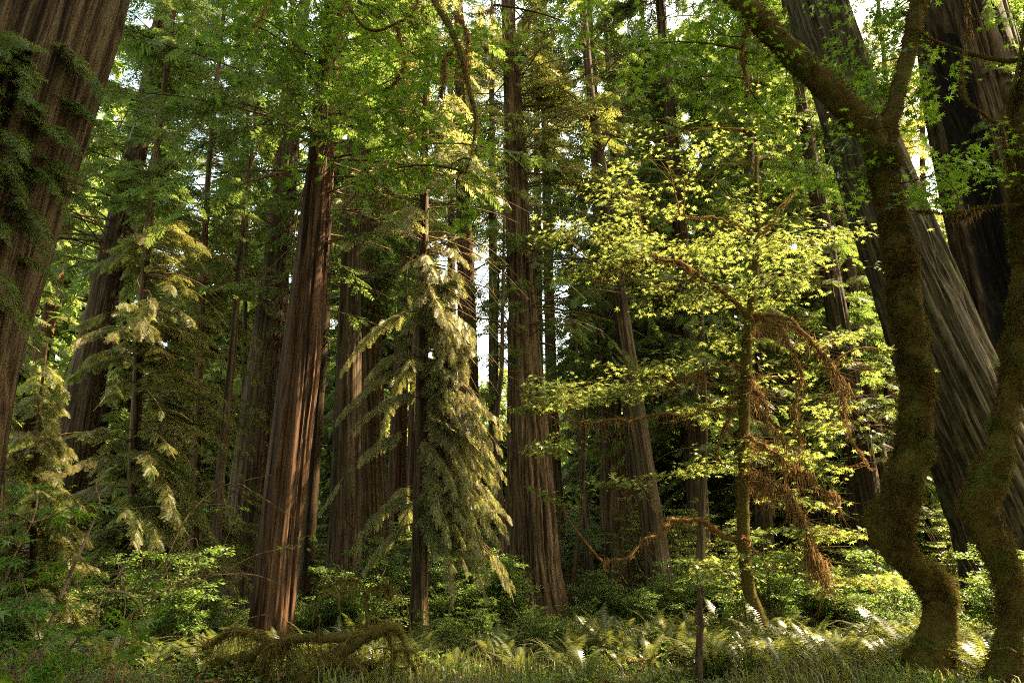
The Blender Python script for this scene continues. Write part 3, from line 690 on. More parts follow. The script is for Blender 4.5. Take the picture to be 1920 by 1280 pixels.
def build_big_maple():
    FZ[0] = .042
    r = np.random.default_rng(101); D = 10.8
    base = P(1738, 1282, D)
    base[2] = float(ground_z(np.array(base[0]), np.array(D)))
    t = thing("maple_tree", base, "crooked moss covered maple forking in two, in front of the giant leaning redwood", "tree")
    off = base.astype(np.float32)
    tr = [(1725, 1310, 150), (1736, 1270, 116), (1742, 1235, 100), (1757, 1190, 80), (1764, 1140, 72), (1747, 1090, 75), (1704, 1052, 72), (1674, 1012, 88), (1668, 982, 98), (1688, 940, 86),
          (1712, 840, 76), (1720, 740, 73), (1710, 640, 70), (1688, 500, 68), (1673, 400, 64), (1657, 325, 64), (1653, 285, 72)]
    M = Mesh(); c0, V0, D0 = limb(M, [(*p, D) for p in tr], 300, 56, .2, 3)
    M.V = [v - off for v in M.V]; M.build("trunk", M_MOSS, t, True)
    L1 = [(1654, 292, 58), (1640, 262, 62), (1610, 226, 64), (1550, 162, 62), (1490, 105, 57), (1430, 45, 55), (1380, -10, 52), (1300, -90, 46), (1150, -190, 38), (950, -240, 30), (760, -200, 22), (600, -140, 14)]
    L2 = [(1656, 295, 50), (1672, 222, 44), (1690, 150, 41), (1708, 80, 43), (1722, 0, 43), (1740, -100, 38), (1770, -300, 26), (1760, -500, 14)]
    cs = [c0]; Vs = [V0]; Ds = [D0]
    for k, L in enumerate((L1, L2)):
        M = Mesh(); c, V, Dn = limb(M, [(*p, D) for p in L], 150, 32, .26, 11 + k)
        M.V = [v - off for v in M.V]; M.build("limb", M_MOSS, t, True); cs.append(c); Vs.append(V); Ds.append(Dn)
    hang = [[(655, -150, 16, D), (640, -60, 16, D), (648, 0, 15, D - .5), (690, 55, 15, D - .7), (740, 45, 13, D - .7), (785, -5, 12, D - .5), (800, -210, 12, D)],
            [(745, 42, 9, D - .7), (752, 85, 8, D - .7), (757, 120, 7, D - .9), (742, 152, 5, D - .9), (718, 172, 3, D - .9)],
            [(790, -200, 22, D), (805, -60, 22, D), (815, 0, 21, D - .5), (840, 45, 20, D - .7), (863, 100, 19, D - .9), (884, 185, 18, D - 1.), (892, 215, 16, D - 1.), (886, 275, 12, D - 1.), (874, 322, 7, D - 1.)],
            [(850, 25, 11, D - .7), (866, 40, 11, D - .9), (877, 75, 11, D - 1.), (873, 112, 10, D - 1.), (880, 170, 8, D - 1.)],
            [(848, 98, 9, D - .9), (834, 110, 8, D - .9), (832, 150, 7, D - .9), (826, 182, 4, D - .9)],
            [(940, -220, 12, D), (930, -60, 11, D), (926, 10, 9, D), (905, 25, 8, D), (872, 25, 7, D)],
            [(500, -130, 12, D), (505, -40, 10, D), (495, 20, 8, D - .7), (478, 50, 5, D - .9)],
            [(1412, 20, 9, D), (1392, 90, 6, D), (1400, 160, 4, D)]]
    for k, L in enumerate(hang):
        M = Mesh(); c, V, Dn = limb(M, L, 60, 12, .3, 30 + k)
        M.V = [v - off for v in M.V]; M.build("branch", M_MOSS, t, True); cs.append(c); Vs.append(V); Ds.append(Dn)
    M = Mesh(); fuzz(M, np.vstack(Vs[:1]), np.vstack(Ds[:1]), 60000, .03, .13, .007, .45, r, 0)
    fuzz(M, np.vstack(Vs[1:3]), np.vstack(Ds[1:3]), 36000, .03, .10, .007, .5, r, 0)
    fuzz(M, np.vstack(Vs[3:]), np.vstack(Ds[3:]), 15000, .02, .09, .006, .9, r, 1)
    strands(M, np.vstack(cs[3:]), 1500, .08, .4, .008, r, 1)
    strands(M, cs[1], 500, .06, .25, .007, r, 0, .12)
    M.V = [v - off for v in M.V]; M.build("moss", [M_MOSS, M_MOSS_HANG], t)
    cl = [(470, 30, D, 110, 60, 300), (560, 100, D - .2, 110, 70, 380), (650, 50, D, 90, 60, 300), (700, 170, D - .5, 110, 60, 300), (790, 110, D - .3, 100, 70, 380),
          (760, 250, D - .6, 110, 55, 420), (720, 325, D - .4, 80, 50, 200), (830, 330, D - .2, 70, 45, 160), (600, 170, D, 80, 30, 90), (900, 60, D, 70, 50, 130),
          (860, 390, D - .3, 40, 30, 50), (1095, 55, D + .2, 60, 50, 170), (1200, 85, D + .2, 70, 60, 300), (1330, 50, D, 90, 60, 340), (1290, 150, D, 80, 50, 220), (1440, 215, D + .8, 60, 50, 200), (1400, 120, D + .4, 70, 60, 220),
          (1620, 130, D + .6, 60, 45, 260), (1640, 185, D + .6, 50, 40, 220), (1680, 60, D + .8, 45, 60, 260), (1650, 30, D + .8, 40, 40, 160), (1720, 230, D + .6, 30, 60, 150), (1790, 320, D - .5, 80, 40, 220), (1745, 365, D - .5, 60, 25, 70), (1580, 345, D + .5, 90, 50, 220),
          (1500, 300, D + .7, 80, 50, 150), (1760, 150, D + .4, 50, 30, 60), (1690, 380, D - .4, 40, 20, 30)]
    M = Mesh(); maple_crown(M, np.vstack(cs), cl, .098, r, flat=.42, carve=False, dens=1.15)
    M.V = [v - off for v in M.V]; M.build("crown", [M_MOSS, M_MAPLE], t)
build_big_maple()

def build_edge_maple():
    r = np.random.default_rng(102); D = 10.2
    base = P(1878, 1300, D); base[2] = float(ground_z(np.array(base[0]), np.array(D)))
    t = thing("maple_tree", base, "bent moss covered maple trunk at the right edge in front of the charred redwood", "tree"); off = base.astype(np.float32)
    tr = [(1872, 1320, 130), (1882, 1285, 92), (1893, 1220, 76), (1905, 1150, 69), (1893, 1090, 67), (1868, 1030, 71), (1846, 975, 78), (1839, 940, 82), (1858, 880, 71),
          (1880, 820, 62), (1897, 720, 58), (1910, 620, 56), (1917, 500, 53), (1917, 380, 52), (1913, 280, 56), (1920, 200, 52), (1938, 100, 44), (1965, 0, 38), (2020, -200, 24)]
    M = Mesh(); c0, V0, D0 = limb(M, [(*p, D) for p in tr], 300, 52, .2, 5)
    M.V = [v - off for v in M.V]; M.build("trunk", M_MOSS, t, True)
    br = [[(1908, 255, 26, D), (1880, 232, 24, D - .1), (1862, 228, 20, D - .2), (1836, 208, 18, D - .3), (1812, 190, 18, D - .3), (1804, 150, 16, D - .3), (1806, 95, 15, D - .3), (1818, 50, 14, D - .3), (1812, 0, 13, D - .3), (1800, -80, 10, D - .3)],
          [(1940, 95, 24, D), (1905, 114, 23, D + .1), (1870, 112, 22, D + .2), (1830, 104, 21, D + .3), (1780, 88, 19, D + .4), (1730, 64, 15, D + .5), (1690, 20, 10, D + .6)],
          [(1875, 232, 22, D), (1890, 190, 22, D), (1908, 130, 20, D), (1925, 20, 18, D), (1940, -100, 14, D)],
          [(1920, 388, 16, D), (1898, 384, 14, D - .2), (1845, 389, 12, D - .4), (1785, 400, 9, D - .6), (1720, 396, 4, D - .7)],
          [(1840, 390, 8, D - .4), (1815, 402, 6, D - .45), (1788, 414, 3, D - .5)],
          [(1912, 330, 14, D), (1890, 300, 12, D - .2), (1882, 262, 11, D - .3), (1876, 235, 11, D - .3)]]
    cs = [c0]; Vs = [V0]; Ds = [D0]
    for k, L in enumerate(br):
        M = Mesh(); c, V, Dn = limb(M, L, 60, 14, .25, 50 + k)
        M.V = [v - off for v in M.V]; M.build("branch", M_MOSS, t, True); cs.append(c); Vs.append(V); Ds.append(Dn)
    M = Mesh(); fuzz(M, V0, D0, 50000, .03, .13, .007, .45, r, 0); fuzz(M, np.vstack(Vs[1:]), np.vstack(Ds[1:]), 12000, .02, .08, .006, .8, r, 0)
    strands(M, np.vstack(cs[1:]), 700, .05, .22, .007, r, 1)
    M.V = [v - off for v in M.V]; M.build("moss", [M_MOSS, M_MOSS_HANG], t)
    cl = [(1760, 330, D - .6, 60, 30, 90), (1850, 330, D - .6, 40, 20, 30), (1900, 30, D, 60, 40, 120), (1800, -60, D, 90, 60, 160)]
    M = Mesh(); maple_crown(M, np.vstack(cs), cl, .085, r, flat=.4, carve=False)
    M.V = [v - off for v in M.V]; M.build("crown", [M_MOSS, M_MAPLE], t)
build_edge_maple()

def build_vine_maple():
    FZ[0] = .016
    r = np.random.default_rng(103); D = 14.8
    base = P(1445, 1212, D); base[2] = float(ground_z(np.array(base[0]), np.array(D)))
    t = thing("vine_maple_tree", base, "slender yellow green maple with drooping mossy branches in a patch of sun", "tree"); off = base.astype(np.float32)
    tr = [(1448, 1225, 40, D), (1438, 1195, 34, D), (1420, 1150, 30, D), (1400, 1080, 28, D), (1393, 960, 27, D), (1395, 850, 25, D), (1396, 760, 23, D), (1400, 690, 24, D), (1402, 620, 22, D), (1412, 540, 17, D),
          (1420, 440, 14, D), (1418, 330, 10, D), (1420, 180, 6, D), (1424, 60, 4, D)]
    M = Mesh(); c0, V0, D0 = limb(M, tr, 200, 20, .16, 8); M.V = [v - off for v in M.V]; M.build("trunk", M_MOSS_LOG, t, True)
    d = D - 1.0
    br = [[(1420, 448, 9, D), (1380, 421, 8, D), (1330, 414, 7, D + .1), (1280, 415, 5, D + .2), (1200, 430, 3, D)],
          [(1421, 450, 9, D), (1445, 420, 7, D), (1472, 385, 6, D), (1497, 338, 4, D)],
          [(1404, 600, 13, D), (1370, 552, 13, D - .1), (1330, 530, 12, D - .2), (1280, 502, 11, D - .2), (1220, 485, 9, D - .2), (1160, 488, 7, D - .3), (1120, 520, 4, D - .4)],
          [(1398, 690, 13, D), (1360, 690, 11, D - .2), (1320, 700, 10, D - .3), (1270, 706, 8, D - .4), (1220, 720, 5, D - .5)],
          [(1404, 605, 12, D), (1450, 600, 12, d), (1478, 636, 11, d - .2), (1490, 700, 10, d - .3), (1492, 770, 7, d - .4), (1500, 830, 4, d - .4)],
          [(1406, 592, 13, D), (1450, 596, 12, d), (1500, 620, 12, d - .2), (1545, 668, 11, d - .4), (1572, 720, 9, d - .6), (1582, 780, 7, d - .7)],
          [(1400, 700, 11, D), (1425, 735, 10, d), (1445, 780, 9, d - .2), (1470, 830, 6, d - .3), (1500, 850, 4, d - .4)],
          [(1396, 880, 13, D), (1430, 902, 13, d), (1468, 928, 13, d - .2), (1500, 985, 13, d - .4), (1530, 1040, 11, d - .6), (1552, 1095, 7, d - .7)],
          [(1396, 815, 10, D), (1440, 845, 10, d), (1490, 880, 9, d - .2), (1530, 905, 8, d - .3), (1570, 930, 5, d - .4)],
          [(1394, 1012, 16, D), (1360, 1006, 15, D), (1325, 990, 15, D - .1), (1295, 976, 14, D - .2), (1265, 978, 13, D - .3), (1238, 1000, 11, D - .4), (1205, 1020, 10, D - .5), (1165, 1038, 8, D - .6), (1128, 1050, 5, D - .6)],
          [(1576, 770, 7, d - .7), (1585, 815, 6, d - .7), (1610, 848, 5, d - .7), (1650, 868, 3, d - .7)],
          [(1396, 762, 11, D), (1350, 765, 11, D - .2), (1300, 772, 10, D - .4), (1200, 785, 9, D - .7), (1130, 790, 8, D - 1.), (1060, 790, 6, D - 1.1), (1000, 765, 4, D - 1.2), (975, 750, 3, D - 1.2)],
          [(1396, 720, 10, D), (1375, 740, 9, D - .1), (1350, 800, 8, D - .2), (1345, 860, 5, D - .2)],
          [(1392, 1000, 9, D), (1410, 1030, 8, d), (1450, 1060, 6, d - .3), (1530, 1075, 4, d - .6), (1640, 1110, 3, d - .8)]]
    cs = [c0]; Vs = [V0]; Ds = [D0]
    for k, L in enumerate(br):
        M = Mesh(); c, V, Dn = limb(M, [(x, y, w_ * .9, d_) for x, y, w_, d_ in L], 80, 10, .45, 70 + k, off=0, wig=.42); M.V = [v - off for v in M.V]; M.build("branch", M_MOSS_HANG, t, True); cs.append(c); Vs.append(V); Ds.append(Dn)
    M = Mesh(); fuzz(M, V0, D0, 15000, .02, .07, .006, .4, r, 0); fuzz(M, np.vstack(Vs[1:]), np.vstack(Ds[1:]), 16000, .015, .06, .006, 1., r, 1)
    strands(M, np.vstack([cs[5], cs[6], cs[7], cs[9]]), 1500, .08, .55, .009, r, 1, .04)
    strands(M, np.vstack([cs[8], cs[8]]), 1500, .15, .75, .009, r, 1, .06)
    strands(M, np.vstack([cs[3][:], cs[4], cs[12], cs[13]]), 1000, .06, .38, .008, r, 1, .04)
    strands(M, cs[10], 260, .05, .2, .008, r, 1, .03)
    # fine bare twigs curling down from the mossy branches
    n = 1000; C = np.vstack([cs[5], cs[6], cs[6], cs[7], cs[8], cs[8], cs[9], cs[3], cs[4], cs[12], cs[10][::2]])[:, :3]; i = r.integers(0, len(C), n); T = np.linspace(0, 1, 6)[None, :, None]
    e = np.stack([r.normal(.12, .35, n), r.normal(0, .3, n), r.uniform(-.8, .15, n)], 1); m_ = np.stack([e[:, 0] * .2, e[:, 1] * .2, e[:, 2] * .75], 1)
    tubes(M, C[i][:, None] + 2 * T * (1 - T) * m_[:, None] + T ** 2 * e[:, None], np.full((n, 1), .006) * (1.1 - .8 * T[..., 0]), 4, 1)
    M.V = [v - off for v in M.V]; M.build("moss", [M_MOSS_LOG, M_MOSS_HANG], t)
    cl = [(1060, 440, 14.4, 60, 30, 90), (1110, 510, 14.3, 60, 28, 100), (1170, 330, 15, 70, 35, 120), (1270, 520, 14.4, 70, 30, 140), (1560, 640, 13.9, 60, 24, 110), (1660, 660, 13.7, 40, 22, 110), (1600, 880, 13.6, 60, 26, 110), (1130, 430, 14.5, 70, 40, 200), (1200, 380, 15, 80, 45, 280), (1280, 330, 15, 90, 55, 170), (1380, 300, 14.5, 90, 55, 150), (1300, 240, 15, 90, 45, 110), (1450, 235, 14.4, 80, 45, 90),
          (1210, 475, 14.2, 90, 35, 280), (1330, 455, 15, 80, 45, 300), (1500, 460, 14.2, 110, 34, 460), (1545, 520, 14.2, 65, 26, 180), (1480, 540, 14.1, 80, 35, 200), (1350, 560, 15, 90, 35, 200),
          (1230, 565, 14.8, 70, 35, 140), (1005, 770, 13.6, 42, 22, 80), (1080, 740, 13.7, 90, 30, 260), (1180, 730, 14, 80, 35, 240), (1260, 690, 14.8, 80, 45, 240), (1040, 845, 13.6, 55, 25, 80),
          (1040, 920, 13.6, 36, 26, 50), (1190, 900, 13.7, 60, 26, 80), (1450, 700, 14.4, 70, 45, 60), (1560, 745, 14.3, 80, 36, 170), (1625, 700, 13.8, 70, 36, 260), (1590, 800, 13.6, 90, 36, 200),
          (1500, 850, 14.2, 70, 36, 90), (1480, 940, 14.2, 80, 36, 90), (1570, 1000, 13.5, 100, 30, 340), (1640, 1090, 13.4, 90, 22, 200), (1480, 1045, 13.8, 80, 36, 180), (1340, 640, 15, 70, 55, 100),
          (1340, 880, 15, 60, 55, 150), (1350, 1065, 15, 70, 50, 170), (1300, 770, 15, 60, 45, 140), (1390, 390, 14.6, 80, 40, 150), (1440, 850, 14.2, 60, 40, 90), (1250, 300, 15, 80, 40, 90)]
    M = Mesh(); maple_crown(M, np.vstack(cs), cl, .084, r, flat=.36, dens=2.3, rf=.5, zs=.55, xs=.62)
    M.V = [v - off for v in M.V]; M.build("crown", [M_MOSS_HANG, M_VINE], t)
build_vine_maple()

# ---------------------------------------------------------------- fallen mossy log, post, sticks
def build_log():
    FZ[0] = .03
    r = np.random.default_rng(104); D = 10.4
    base = P(560, 1300, D); base[2] = float(ground_z(np.array(base[0]), np.array(D))); off = base.astype(np.float32)
    t = thing("fallen_log", base, "mossy fallen branch arching over the ferns below the reddish redwood", "log")
    mains = [[(520, 1330, 50, D), (570, 1275, 44, D), (625, 1230, 38, D), (690, 1190, 30, D), (730, 1175, 25, D), (752, 1192, 20, D), (763, 1215, 13, D), (778, 1260, 5, D)],
             [(400, 1245, 24, D + .3), (470, 1222, 26, D + .2), (540, 1200, 26, D + .1), (590, 1190, 24, D), (635, 1196, 24, D), (680, 1192, 20, D)],
             [(726, 1176, 16, D), (728, 1215, 14, D - .1), (738, 1260, 11, D - .1), (742, 1320, 8, D - .1)],
             [(620, 1232, 18, D), (660, 1240, 17, D - .2), (685, 1258, 15, D - .2), (700, 1330, 12, D - .2)],
             [(540, 1200, 18, D + .1), (505, 1235, 18, D), (495, 1290, 16, D)],
             [(380, 1215, 16, D + .5), (430, 1190, 18, D + .4), (480, 1195, 18, D + .3), (530, 1222, 14, D + .2)],
             [(690, 1188, 18, D), (690, 1140, 13, D + .2), (670, 1085, 9, D + .3), (600, 1098, 5, D + .4)],
             [(690, 1110, 9, D + .2), (718, 1090, 8, D + .2), (735, 1120, 5, D + .2)]]
    cs, Vs, Ds = [], [], []
    for k, L in enumerate(mains):
        M = Mesh(); c, V, Dn = limb(M, L, 90, 20 if k == 0 else 12, .35, 90 + k, wig=.2); M.V = [v - off for v in M.V]
        M.build("main_stem" if k == 0 else "branch", M_MOSS_LOG, t, True); cs.append(c); Vs.append(V); Ds.append(Dn)
    M = Mesh(); n = 130; C = np.vstack(cs)[:, :3]; i = r.integers(0, len(C), n); T = np.linspace(0, 1, 6)[None, :, None]
    e = np.stack([r.normal(0, .4, n), r.normal(-.1, .25, n), r.uniform(-.55, .3, n)], 1); m_ = np.stack([e[:, 0] * .6, e[:, 1] * .6, np.abs(e[:, 2]) * .4], 1)
    TW = C[i][:, None] + 2 * T * (1 - T) * m_[:, None] + T ** 2 * e[:, None]
    tubes(M, TW, np.full((n, 1), .011) * (1.1 - .9 * T[..., 0]), 5, 0); strands(M, TW.reshape(-1, 3), 1500, .04, .3, .006, r, 0, .01)
    M.V = [v - off for v in M.V]; M.build("twigs", M_MOSS_LOG, t, True)
    M = Mesh(); fuzz(M, np.vstack(Vs), np.vstack(Ds), 26000, .015, .055, .006, .8, r); strands(M, np.vstack(cs), 900, .05, .28, .007, r, 0, .03)
    M.V = [v - off for v in M.V]; M.build("moss", M_MOSS_LOG, t)
build_log()

def build_post():
    FZ[0] = 0.
    D = 10.6; base = P(1312, 1300, D); base[2] = float(ground_z(np.array(base[0]), np.array(D))); off = base.astype(np.float32)
    M = Mesh(); limb(M, [(1312, 1320, 15, D), (1311, 1240, 14, D), (1313, 1170, 13, D), (1311, 1150, 15, D), (1313, 1125, 8, D), (1310, 1103, 5, D)], 60, 12, .25, 140)
    M.V = [v - off for v in M.V]; o = M.build("dead_post", bark_mat("dead_wood", (.02, .012, .007), (.05, .030, .016), (.10, .06, .035), 20, 3, .5, bk=False), None, True); o.location = base
    tag(o, "thin broken dead stem standing upright among the ferns", "dead stem")
build_post()

# ---------------------------------------------------------------- shrubs
def shrub_mesh(name, label, h, spread, nst, leaf_r, nleaf, mat, seed, tmpl=OVAL, cat="shrub", group=None, bare=.3, flat=.35):
    r = np.random.default_rng(seed)
    t = thing(name, (0, 0, 0), label, cat, group)
    A = r.uniform(0, 6.283, nst); rad = spread * r.uniform(.3, 1, nst); T = np.linspace(0, 1, 7)[None, :, None]
    e = np.stack([np.cos(A) * rad, np.sin(A) * rad, h * r.uniform(.6, 1.05, nst)], 1)
    m = np.stack([e[:, 0] * .25, e[:, 1] * .25, e[:, 2] * .65], 1)
    S = 2 * T * (1 - T) * m[:, None] + T ** 2 * e[:, None] + np.array([0, 0, -.05])
    M = Mesh(); tubes(M, S, (.004 + .006 * h * np.ones((nst, 1))) * (1.05 - .8 * T[..., 0]), 5, 0)
    nt = nst * 9; si = r.integers(0, nst, nt); f = r.uniform(bare, 1, nt); k = np.minimum((f * 6).astype(int), 5); fr = (f * 6 - k)[:, None]
    s = S[si, k] * (1 - fr) + S[si, k + 1] * fr; a = r.uniform(0, 6.283, nt); l = spread * r.uniform(.25, .6, nt) * (1.2 - .5 * f)
    te = s + np.stack([np.cos(a) * l, np.sin(a) * l, r.uniform(-.1, .25, nt) * l], 1); tt = np.linspace(0, 1, 4)[None, :, None]
    W = s[:, None] * (1 - tt) + te[:, None] * tt + np.array([0, 0, .10]) * (tt * (1 - tt)) * l[:, None, None] * 4
    tubes(M, W, np.full((nt, 4), .0035), 3, 0); M.build("stems", M_STICK, t)
    ti = r.integers(0, nt, nleaf); f = r.uniform(.1, 1, nleaf) ** .7; C = s[ti] * (1 - f[:, None]) + te[ti] * f[:, None]
    d = norm(te - s)[ti]; sd = norm(np.cross(d, np.array([0, 0, 1.]))) * np.where(r.random(nleaf) < .5, 1, -1)[:, None]
    C = C + sd * (leaf_r * r.uniform(0, 1.8, nleaf))[:, None] + r.normal(0, .02, (nleaf, 3))
    d = norm(d * .6 + sd + r.normal(0, .3, (nleaf, 3)) + np.array([0, 0, -.2])); up = norm(np.array([0, 0, 1.]) + flat * r.normal(0, 1, (nleaf, 3)))
    Y = norm(np.cross(up, d)); Z = np.cross(d, Y)
    M = Mesh(); inst(M, *tmpl, C, d, Y, Z, leaf_r * r.uniform(.6, 1.25, nleaf)); M.build("leaves", mat, t)
    return t

SH = [shrub_mesh("leafy_shrub", "x", 1.5, .75, 9, .055, 3200, M_SHRUB, 201), shrub_mesh("leafy_shrub", "x", 1.2, .85, 11, .05, 3400, M_SHRUB, 202),
      shrub_mesh("leafy_shrub", "x", 1.8, .7, 8, .06, 3000, M_SHRUB, 203)]
def put(protos, used, px, Y, rz, sc, label, group):
    X = (px - 960) / FPX * (Y * 1.04)
    loc = (X, Y, float(ground_z(np.array(X), np.array(Y))) - .03)
    i = int(R.integers(0, len(protos))); p = protos[i]
    if id(p) not in used:
        used.add(id(p)); p.location = loc; p.rotation_euler = (0, 0, rz); p.scale = (sc, sc, sc); p["label"] = label; p["group"] = group; return p
    return copy_tree(p, loc, rz, sc, label, group)
USED = set()
zones = [(690, 1050, 13.2, 15.5, 16, .35, .7, "small leafy shrub in front of the drooping conifer and the central redwood", "small shrubs in front of the central redwood"),
    (330, 520, 13, 16, 10, .4, .7, "leafy shrub at the left foot of the reddish redwood", "shrubs left of the reddish redwood"),
      # x0, x1, depth range, n, scale range, label, group
    (655, 960, 15.5, 19, 34, .8, 1.5, "green leafy shrub between the dark grey redwood and the central redwood", "shrubs left of the central redwood"),
    (1040, 1330, 17, 22, 22, .6, 1.1, "low leafy shrub at the foot of the right hand trunk clump", "shrubs by the right hand clump"),
    (1330, 1690, 15.5, 20, 26, .8, 1.5, "shaded leafy shrub behind the sunny ferns and the slender maple", "shrubs behind the slender maple"),
    (1760, 1960, 12.5, 17, 14, .8, 1.3, "leafy shrub between the crooked maple and the bent maple at right", "shrubs among the right hand maples"),
    (60, 470, 12, 17, 30, .7, 1.25, "tangled leafy shrub under the left hand hemlocks", "shrubs under the left hemlocks"),
    (560, 680, 15, 18, 7, .5, .9, "low leafy shrub at the foot of the reddish redwood", "shrubs by the reddish redwood")]
for x0, x1, y0, y1, n, s0, s1, lab, grp in zones:
    for k in range(n):
        put(SH, USED, R.uniform(x0, x1), R.uniform(y0, y1), R.uniform(0, 6.28), R.uniform(s0, s1), lab, grp)
# tall understory far back, lit by the open sky behind the front trunks
TALL = [shrub_mesh("understory_tree", "x", 4.2, 1.6, 9, .12, 3600, M_VINE, 211, bare=.12), shrub_mesh("understory_tree", "x", 5.2, 1.9, 9, .13, 3800, M_VINE, 212, bare=.12)]
for k in range(110):
    Y = R.uniform(28, 50); put(TALL, USED, R.uniform(-60, 1980), Y, R.uniform(0, 6.28), R.uniform(.6, 1.2), "small bright leafy tree in the sunlit wood behind the front trunks", "understory trees behind the front trunks")

for k in range(16):
    put(TALL, USED, R.uniform(1040, 1340) if k < 9 else R.uniform(690, 950), R.uniform(21.5, 27), R.uniform(0, 6.28), R.uniform(.5, .85), "small leafy tree filling the shade between the trunks at the centre", "understory trees between the centre trunks")

# near shrub with big leaves at lower left and the bare sticks
def build_near_shrub():
    r = np.random.default_rng(105); D = 6.6
    base = P(45, 1300, D); base[2] = float(ground_z(np.array(base[0]), np.array(D))); off = base.astype(np.float32)
    t = thing("thimbleberry_shrub", base, "broad leaved dark green shrub with dark leaning stems in the lower left corner", "shrub")
    st = [[(20, 1420, 16, D), (65, 1270, 14, D), (90, 1180, 13, D), (130, 1080, 12, D + .1), (165, 1000, 10, D + .1), (187, 948, 8, D + .2), (180, 905, 4, D + .2), (200, 870, 3, D + .2)],
          [(187, 950, 5, D + .2), (240, 953, 4, D + .2), (300, 948, 3, D + .3), (420, 945, 2, D + .4)],
          [(148, 1040, 6, D + .1), (175, 1075, 5, D + .1), (203, 1098, 5, D + .2), (235, 1060, 4, D + .3), (250, 1040, 2, D + .3)],
          [(60, 1400, 10, D), (110, 1250, 8, D), (170, 1165, 6, D), (203, 1098, 5, D + .2)],
          [(-40, 1420, 10, D), (-20, 1200, 8, D), (20, 1060, 6, D), (60, 980, 4, D)],
          [(75, 1200, 5, D), (55, 1130, 5, D), (40, 1080, 3, D)],
          [(0, 1400, 10, D - .6), (40, 1260, 8, D - .6), (120, 1180, 5, D - .6)]]
    M = Mesh(); cs = []
    for k, L in enumerate(st):
        c, _, _ = limb(M, [(x, y, w_ * .62, d) for x, y, w_, d in L], 40, 7, .2, 160 + k, off=0); cs.append(c)
    M.V = [v - off for v in M.V]; M.build("stems", M_STICK, t, True)
    cl = [(50, 930, D, 70, 22, 26), (110, 960, D + .2, 70, 22, 26), (30, 1010, D - .2, 60, 22, 16), (30, 1090, D, 60, 30, 24), (70, 1150, D, 70, 30, 26), (60, 1230, D - .4, 90, 40, 40), (150, 1260, D - .2, 90, 40, 30),
          (190, 1190, D + .3, 70, 30, 22), (20, 1265, D - .6, 70, 30, 24), (240, 1090, D + .5, 50, 25, 14), (120, 1060, D + .2, 60, 25, 16), (10, 960, D - .3, 40, 20, 8), (280, 1200, D + .8, 60, 30, 20)]
    M = Mesh(); maple_crown(M, np.vstack(cs), cl, .10, r, twig_n=12, flat=.3, carve=False, dens=1.3); M.V = [v - off for v in M.V]; M.build("leaves", [M_STICK, M_MAPLE], t)
build_near_shrub()

def build_sticks():
    r = np.random.default_rng(106); D = 8.2
    base = P(190, 1340, D); base[2] = float(ground_z(np.array(base[0]), np.array(D))); off = base.astype(np.float32)
    t = thing("bare_shrub", base, "arching bare brown stems crossing in front of the reddish redwood", "shrub")
    st = [[(190, 1380, 9, D), (215, 1195, 8, D), (290, 1120, 8, D), (350, 1085, 7, D + .2), (420, 1076, 6, D + .3), (480, 1078, 5, D + .4), (530, 1098, 4, D + .4)],
          [(190, 1370, 8, D), (240, 1170, 7, D), (290, 1100, 7, D), (320, 1030, 6, D + .1), (350, 970, 6, D + .2), (395, 925, 5, D + .3), (440, 905, 4, D + .3), (480, 925, 3, D + .4), (550, 970, 3, D + .5)],
          [(440, 905, 3, D + .3), (470, 898, 3, D + .3), (510, 890, 2, D + .3)],
          [(200, 1370, 7, D), (260, 1180, 6, D), (330, 1110, 5, D), (420, 1070, 4, D + .1), (480, 1040, 3, D + .2), (540, 1025, 2, D + .3)],
          [(210, 1370, 6, D), (225, 1290, 6, D), (250, 1190, 5, D + .2), (262, 1100, 4, D + .2), (268, 1030, 3, D + .2)],
          [(180, 1370, 6, D), (220, 1230, 5, D), (235, 1130, 4, D), (225, 1070, 3, D)],
          [(300, 1096, 4, D), (330, 1040, 4, D), (368, 1010, 3, D + .2), (370, 1090, 0.5, D)],
          [(420, 935, 3, D + .3), (432, 985, 3, D + .3), (420, 1020, 2, D + .3)],
          [(350, 1375, 6, D + .6), (380, 1260, 5, D + .6), (450, 1170, 4, D + .6), (500, 1150, 3, D + .6)]]
    M = Mesh(); cs = []
    for k, L in enumerate(st):
        c, _, _ = limb(M, [(x, y, w_ * .55, d) for x, y, w_, d in L], 44, 6, .2, 180 + k, off=0); cs.append(c)
    M.V = [v - off for v in M.V]; M.build("stems", M_TWIG, t, True)
    cl = [(430, 955, D + .3, 35, 14, 14), (530, 1025, D + .3, 40, 14, 12), (300, 1080, D, 40, 20, 10), (380, 1075, D + .2, 40, 16, 10), (300, 1210, D, 60, 24, 22), (240, 1230, D, 60, 24, 22)]
    M = Mesh(); maple_crown(M, np.vstack(cs), cl, .055, r, twig_n=7, flat=.3, carve=False); M.V = [v - off for v in M.V]; M.build("leaves", [M_STICK, M_MAPLE], t)
build_sticks()

